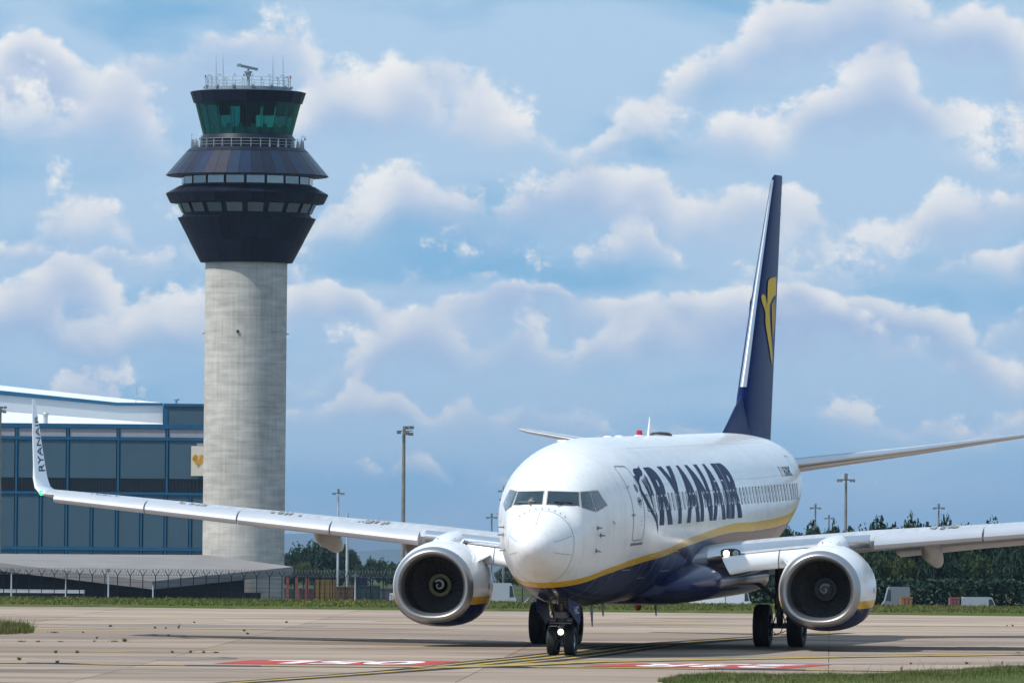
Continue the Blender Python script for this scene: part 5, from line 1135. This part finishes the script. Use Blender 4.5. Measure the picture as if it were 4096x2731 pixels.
# ---- tailplane
for sg in (1, -1):
    rings = []
    for y, le, te, z, t in ((.55, 34.1, 38.1, 4.16, .11), (1.0, 34.45, 38.15, 4.22, .105), (4.0, 36.05, 38.55, 4.62, .095), (6.9, 37.55, 38.9, 5.05, .09), (7.12, 37.85, 38.92, 5.09, .05)):
        c = te - le; rings.append([Vector((le + c * a, sg * y, z + c * b * 1.0)) for a, b in airfoil(14, t, -.004)])
    tp = obj('tailplane', MB().loft(rings), M_wing, air, 40)
    rr = []
    for y, le, te, z, t in ((.95, 34.41, 38.15, 4.215, .105), (4.0, 36.05, 38.55, 4.62, .095), (6.9, 37.55, 38.9, 5.05, .09)):
        c = te - le; rr.append([Vector((le + c * a - .012, sg * y, z + c * b * 1.07)) for a, b in airfoil(30, t, -.004) if a < .09])
    obj('tailplane_leading_edge', MB().loft(rr), M_metal, tp, 50)

# ---- landing gear
def tyre(root, cx, cy, cz, R, hw, rimR):
    prof = [(-hw * .55, rimR), (-hw * .9, rimR * 1.12), (-hw, (R + rimR) / 2), (-hw * .93, R * .93), (-hw * .72, R * .985), (-hw * .5, R), (-hw * .42, R * .985), (-hw * .36, R), (-hw * .06, R), (0, R * .985), (hw * .06, R), (hw * .36, R), (hw * .42, R * .985), (hw * .5, R), (hw * .72, R * .985), (hw * .93, R * .93), (hw, (R + rimR) / 2), (hw * .9, rimR * 1.12), (hw * .55, rimR)]
    obj('tyre', MB().lathe(prof, 48, 'Y', (cx, cy, cz)), M_rubber, root, 30)
    rim = MB().lathe([(-hw * .6, rimR * 1.02), (-hw * .62, rimR * .92), (-hw * .25, rimR * .80), (-hw * .2, rimR * .35), (-hw * .55, rimR * .3), (-hw * .55, .01)], 36, 'Y', (cx, cy, cz))
    rim.lathe([(hw * .6, rimR * 1.02), (hw * .62, rimR * .92), (hw * .25, rimR * .80), (hw * .2, rimR * .35), (hw * .55, rimR * .3), (hw * .55, .01)], 36, 'Y', (cx, cy, cz))
    obj('wheel_rim', rim, M_rim, root, 40)
ng = empty('nose_gear', (0, 0, 0)); ng.parent = air
gz_ = zg(4.0)
for s_ in (1, -1): tyre(ng, 4.0, .205 * s_, gz_ + .335, .345, .125, .20)
obj('axle', MB().tube([(4.0, -.3, gz_ + .335), (4.0, .3, gz_ + .335)], .045, 12), M_strut, ng)
obj('strut', MB().tube([(4.0, 0, gz_ + .30), (3.98, 0, .95)], .058, 14).tube([(3.98, 0, .80), (3.9, 0, 1.6)], .085, 14), M_strut, ng, 40)
obj('torque_link', MB().tube([(3.93, 0, .42), (3.72, 0, .66), (3.92, 0, .86)], .03, 8).tube([(3.93, .06, .42), (3.72, .05, .66)], .018, 6).tube([(3.93, -.06, .42), (3.72, -.05, .66)], .018, 6), M_strut, ng)
obj('steering_collar', MB().box((3.9, 0, .95), (.22, .30, .14)).tube([(3.86, .27, .84), (3.86, .14, .84)], .055, 10).tube([(3.86, -.27, .84), (3.86, -.14, .84)], .055, 10).box((3.80, 0, .76), (.06, .52, .025)), M_strut, ng)
obj('drag_brace', MB().tube([(3.95, .16, 1.02), (3.0, .2, 1.42)], .035, 8).tube([(3.95, -.16, 1.02), (3.0, -.2, 1.42)], .035, 8).tube([(3.3, -.28, 1.3), (3.3, .28, 1.3)], .02, 6), M_strut, ng)
obj('hydraulic_hoses', MB().tube([(3.88, .1, 1.35), (3.80, .13, 1.1), (3.83, .1, .8), (3.9, .07, .5)], .012, 5).tube([(3.88, -.1, 1.35), (3.78, -.15, 1.05), (3.83, -.11, .75), (3.92, -.07, .48)], .012, 5), M_black, ng)
obj('taxi_light_housing', MB().tube([(3.86, -.015, .56), (3.72, -.015, .555)], [.05, .088], 18), M_strut, ng)
obj('taxi_light', MB().tube([(3.72, -.015, .555), (3.705, -.015, .555)], [.070, .06], 18), M_lampon, ng, 60)
# wheel well, dark, and its two doors
obj('wheel_well', MB().loft([[Vector((x, y, fus_at(x, y, 1.2).z - .006 if True else 0)) for x, y in ((2.75, -.31), (2.75, 0), (2.75, .31), (4.35, .31), (4.35, 0), (4.35, -.31))], [Vector((x, y, 1.9)) for x, y in ((2.75, -.31), (2.75, 0), (2.75, .31), (4.35, .31), (4.35, 0), (4.35, -.31))]]), M_black, ng)
for s_ in (1, -1):
    P_ = [(2.72, 1.37), (4.35, 1.20), (4.33, .80), (4.0, .72), (3.1, 1.0), (2.78, 1.08)]
    yy = lambda x, z: s_ * (.335 + .06 * (1.3 - z) + .0 * x) if s_ == -1 else s_ * (.36 + .30 * (1.3 - z) * 0 + .02)
    dr = obj('gear_door', MB().loft([[Vector((x, yy(x, z), z)) for x, z in P_], [Vector((x, yy(x, z) + s_ * .022, z)) for x, z in P_]]), M_finnavy, ng)
uv_mesh(text_uv('HC', .02), 'door_lettering', (3.55, 4.1, .98, 1.16), lambda a, b: Vector((a, -(.335 + .06 * (1.3 - b)) - .027, b)), M_printw, ng, 1, 1)
def main_gear(sg):
    mg = empty('main_gear'); mg.parent = air; X = 19.6; g0 = zg(X); az_ = g0 + .525; y0 = 2.86 * sg
    for d in (-.43, .43): tyre(mg, X, y0 + d, az_, .54, .205, .27)
    obj('axle', MB().tube([(X, y0 - .5, az_), (X, y0 + .5, az_)], .07, 12), M_strut, mg)
    obj('brake_unit', MB().lathe([(-.2, .2), (-.2, .05), (-.1, .05)], 20, 'Y', (X, y0, az_)).lathe([(.2, .2), (.2, .05), (.1, .05)], 20, 'Y', (X, y0, az_)), M_dark, mg)
    obj('strut', MB().tube([(X, y0, az_), (X, y0, .95)], .085, 16).tube([(X, y0, .72), (X + .05, y0, 1.95)], .135, 16), M_strut, mg, 40)
    obj('torque_link', MB().tube([(X - .10, y0, az_ + .02), (X - .40, y0, az_ + .28), (X - .12, y0, az_ + .55)], .045, 8), M_strut, mg)
    obj('side_brace', MB().tube([(X - .02, y0 - sg * .1, 1.02), (X - .05, sg * 2.05, 1.58)], .055, 10), M_strut, mg)
    obj('brake_lines', MB().tube([(X - .13, y0 + .06, 1.5), (X - .18, y0 + .1, 1.0), (X - .15, y0 + .08, .6), (X - .1, y0 + .2, .2), (X - .08, y0 + .1, .12)], .014, 5).tube([(X - .13, y0 - .06, 1.5), (X - .19, y0 - .12, 1.0), (X - .16, y0 - .1, .6), (X - .1, y0 - .22, .22), (X - .08, y0 - .05, .14)], .014, 5).tube([(X - .14, y0 - .2, .55), (X - .2, y0 - .05, .15), (X - .14, y0 + .12, .10)], .014, 5), M_black, mg)
    obj('gear_door', MB().box((X, y0 + sg * .22, 1.30), (.75, .03, .85)), M_grey, mg)
for sg in (1, -1): main_gear(sg)
sign([(852, 2653), (1690, 2661), (1845, 2643.5), (1015, 2638)], '05L')
sign([(2323, 2664), (3144, 2673.5), (3331, 2657.5), (2522, 2652)], '23R')

# grass that nobody could count
def blades(name, spots, mt, hr, wd, **k):
    v, f = [], []
    for x, y, z in spots:
        h = rnd.uniform(*hr) * (1.0 if rnd.random() < .93 else 1.5); a = rnd.uniform(0, pi); lx, ly = rnd.gauss(0, .35) * h, rnd.gauss(0, .35) * h; w_ = wd * rnd.uniform(.6, 1.3); dx, dy = cos(a) * w_ / 2, sin(a) * w_ / 2; n = len(v)
        v += [(x - dx, y - dy, z), (x + dx, y + dy, z), (x + dx * .6 + lx * .4, y + dy * .6 + ly * .4, z + h * .6), (x - dx * .6 + lx * .4, y - dy * .6 + ly * .4, z + h * .6), (x + lx, y + ly, z + h)]
        f += [(n, n + 1, n + 2, n + 3), (n + 3, n + 2, n + 4)]
    me = bpy.data.meshes.new(name); me.from_pydata(v, [], f); return link(name, me, mt, **k)
sp = []
for _ in range(42000):
    y = rnd.uniform(294.0, 314); x = rnd.uniform(-23, 23)
    if y < 294.4 + .35 * sin(x * .9) + .2 * sin(x * 2.3): continue
    sp.append((x, y, gz(y) + .03))
blades('verge_grass', sp, M_blade1, (.04, .11), .045, label='strip of rough green grass beyond the concrete taxiway', cat='grass', kind='stuff')
ME = [(2640, 2731), (2700, 2720), (2769, 2712), (2960, 2711), (3309, 2714), (3657, 2700), (4096, 2674), (4500, 2650)]
MG = [on_ground(*p) for p in ME]
mb_x = pchip([p.x for p in MG], [p.y for p in MG])
def medge(x): return mb_x(x) + .5 * sin(x * 3.1) + .35 * sin(x * 7.7)
mx = [3.1 + .25 * i if i < 45 else 14.1 + 1.5 * (i - 44) for i in range(60)]; g = []
for t in (0, .02, .15, .4, 1):
    for x in mx: yb = medge(x); y = yb - t * (yb - 150); g.append((x, y, TA * y + (-.02 if t == 0 else .05 + .12 * min(1, t * 6))))
obj('foreground_verge', MB().add(g, [(j * 60 + i, j * 60 + i + 1, (j + 1) * 60 + i + 1, (j + 1) * 60 + i) for j in range(4) for i in range(59)]), M_grassland, kind='structure')
sp = []
for _ in range(30000):
    x = rnd.uniform(3.0, 13.5); yb = medge(x); y = yb - abs(rnd.gauss(0, 7)) - rnd.random() * .3; t = (yb - y) / (yb - 150); sp.append((x, y, TA * y + .03 + .12 * min(1, t * 6)))
blades('foreground_grass', sp, M_blade2, (.04, .12), .011, label='tufted green grass in the near right corner', cat='grass', kind='stuff')
sp = []
for _ in range(70):
    x = rnd.uniform(3.6, 13); sp.append((x, medge(x) - rnd.uniform(-.3, 1.5), TA * medge(x)))
blades('seed_stalks', sp, M_dry, (.18, .42), .010, label='thin dry seed stalks along the edge of the near grass', cat='grass', kind='stuff')
c0 = on_ground(-60, 2528); sp = []; dome = []
for _ in range(5000):
    r = sqrt(rnd.random()); a = rnd.uniform(0, 2 * pi); x, y = c0.x + 1.25 * r * cos(a), c0.y + 4.0 * r * sin(a); sp.append((x, y, TA * y + .10 * (1 - r * r)))
blades('grass_patch', sp, M_blade1, (.12, .28), .02, label='thick green grass clump on the concrete at the left edge', cat='grass', kind='stuff')
# yellow flowers in the verge
fm = MB()
for (u, n, sp_) in ((1220, 9, 22), (1340, 12, 30), (1420, 4, 30), (300, 3, 60), (760, 3, 30), (1700, 3, 60)):
    for _ in range(n):
        p = at(u + rnd.gauss(0, sp_), 2415, rnd.uniform(296, 309)); fm.box((p.x, p.y, gz(p.y) + rnd.uniform(.07, .12)), (.035, .035, .02))
obj('yellow_wildflowers', fm, mat('flower_yellow', (.75, .55, .02), .6, var=.1), label='tiny yellow wildflowers dotted through the far verge', cat='flowers', kind='stuff')
# weeds in the joints
def weed_mesh(n, hr, wd, spread, seed):
    r = random.Random(seed); v, f = [], []
    for _ in range(n):
        a = r.uniform(0, 2 * pi); h = r.uniform(*hr); b = r.uniform(.2, 1.0) * spread; x0, y0 = r.gauss(0, .04 * spread), r.gauss(0, .02); k = len(v)
        tx_, ty_ = x0 + cos(a) * b * h, y0 + sin(a) * b * h; dx, dy = -sin(a) * wd, cos(a) * wd
        v += [(x0 - dx, y0 - dy, 0), (x0 + dx, y0 + dy, 0), ((x0 + tx_) / 2 + dx, (y0 + ty_) / 2 + dy, h * .7), ((x0 + tx_) / 2 - dx, (y0 + ty_) / 2 - dy, h * .7), (tx_, ty_, h)]; f += [(k, k + 1, k + 2, k + 3), (k + 3, k + 2, k + 4)]
    me = bpy.data.meshes.new('weed'); me.from_pydata(v, [], f); return me
WM = [weed_mesh(34, (.05, .15), .012, 1.3, 1), weed_mesh(40, (.03, .09), .010, 2.6, 2), weed_mesh(14, (.10, .26), .009, .7, 3)]
WMd = [m.copy() for m in WM]
wz = lambda a, b: (a * .5102, 2440 + b * .5102); wr = lambda a, b: (2600 + a * .636, 2480 + b * .636)
WEEDS = [(wz(865, 128), 0, 1), (wz(1215, 140), 0, 1), (wz(1300, 143), 0, 0), (wz(1400, 141), 2, 1), (wz(1522, 97), 0, 1), (wz(2247, 97), 0, 1), (wz(1915, 163), 0, 1), (wz(1940, 188), 0, 1), (wz(760, 221), 0, 0), (wz(975, 244), 0, 0), (wz(605, 334), 0, 0), (wz(438, 334), 0, 0), (wz(150, 388), 0, 0), (wz(450, 411), 0, 0), (wz(1350, 332), 0, 0), (wz(1690, 333), 1, 0), (wz(1595, 333), 0, 0), (wz(1495, 332), 0, 0), (wz(475, 247), 1, 1), (wz(300, 247), 1, 1), (wz(170, 247), 1, 1), (wz(890, 245), 1, 1), (wz(740, 246), 1, 1), (wz(650, 176), 0, 1), (wz(420, 176), 1, 1), (wz(1210, 194), 1, 1), (wz(1320, 200), 1, 1), (wz(1440, 203), 1, 1), (wr(1640, 275), 0, 0), (wr(1990, 274), 0, 0), (wr(2213, 276), 2, 1), (wr(2245, 36), 0, 1), (wr(2280, 36), 0, 1), (wr(1580, 318), 2, 1), (wr(2320, 203), 1, 0)]
cnt = [0, 0]
for p, k, dry in sorted(WEEDS):
    cnt[dry] += 1
    g_ = on_ground(*p); big = p[0] > 480 and p[0] < 510 and p[1] > 2560
    o = link('weed', (WMd if dry else WM)[k], M_dry if dry else M_weed, label=f'{ORD[cnt[dry] - 1]} dry dark weed from the left on the taxiway' if dry else f'{ORD[cnt[dry] - 1]} green weed tuft from the left on the taxiway', cat='weed', group='dry weeds in the taxiway joints' if dry else 'green weeds in the taxiway joints')
    o.location = (g_.x, g_.y, TA * g_.y); s = rnd.uniform(.32, .58) * (1.3 if big else 1); o.scale = (s, s, s); o.rotation_euler.z = rnd.uniform(0, 6)
# ------------------------------------------------------------------ the air
hz = obj('haze', MB().span((-44000, -390, -6), (44000, 59000, 470)), None, kind='stuff', label='thin pale haze in the air over the airfield', cat='haze')
m = bpy.data.materials.new('haze_air'); m.use_nodes = True; T = m.node_tree; T.nodes.clear(); o_ = T.nodes.new('ShaderNodeOutputMaterial'); pv_ = T.nodes.new('ShaderNodeVolumePrincipled')
pv_.inputs['Color'].default_value = (.50, .72, .98, 1); pv_.inputs['Density'].default_value = 3.0e-5; pv_.inputs['Anisotropy'].default_value = .2; T.links.new(pv_.outputs[0], o_.inputs['Volume']); hz.data.materials.append(m)
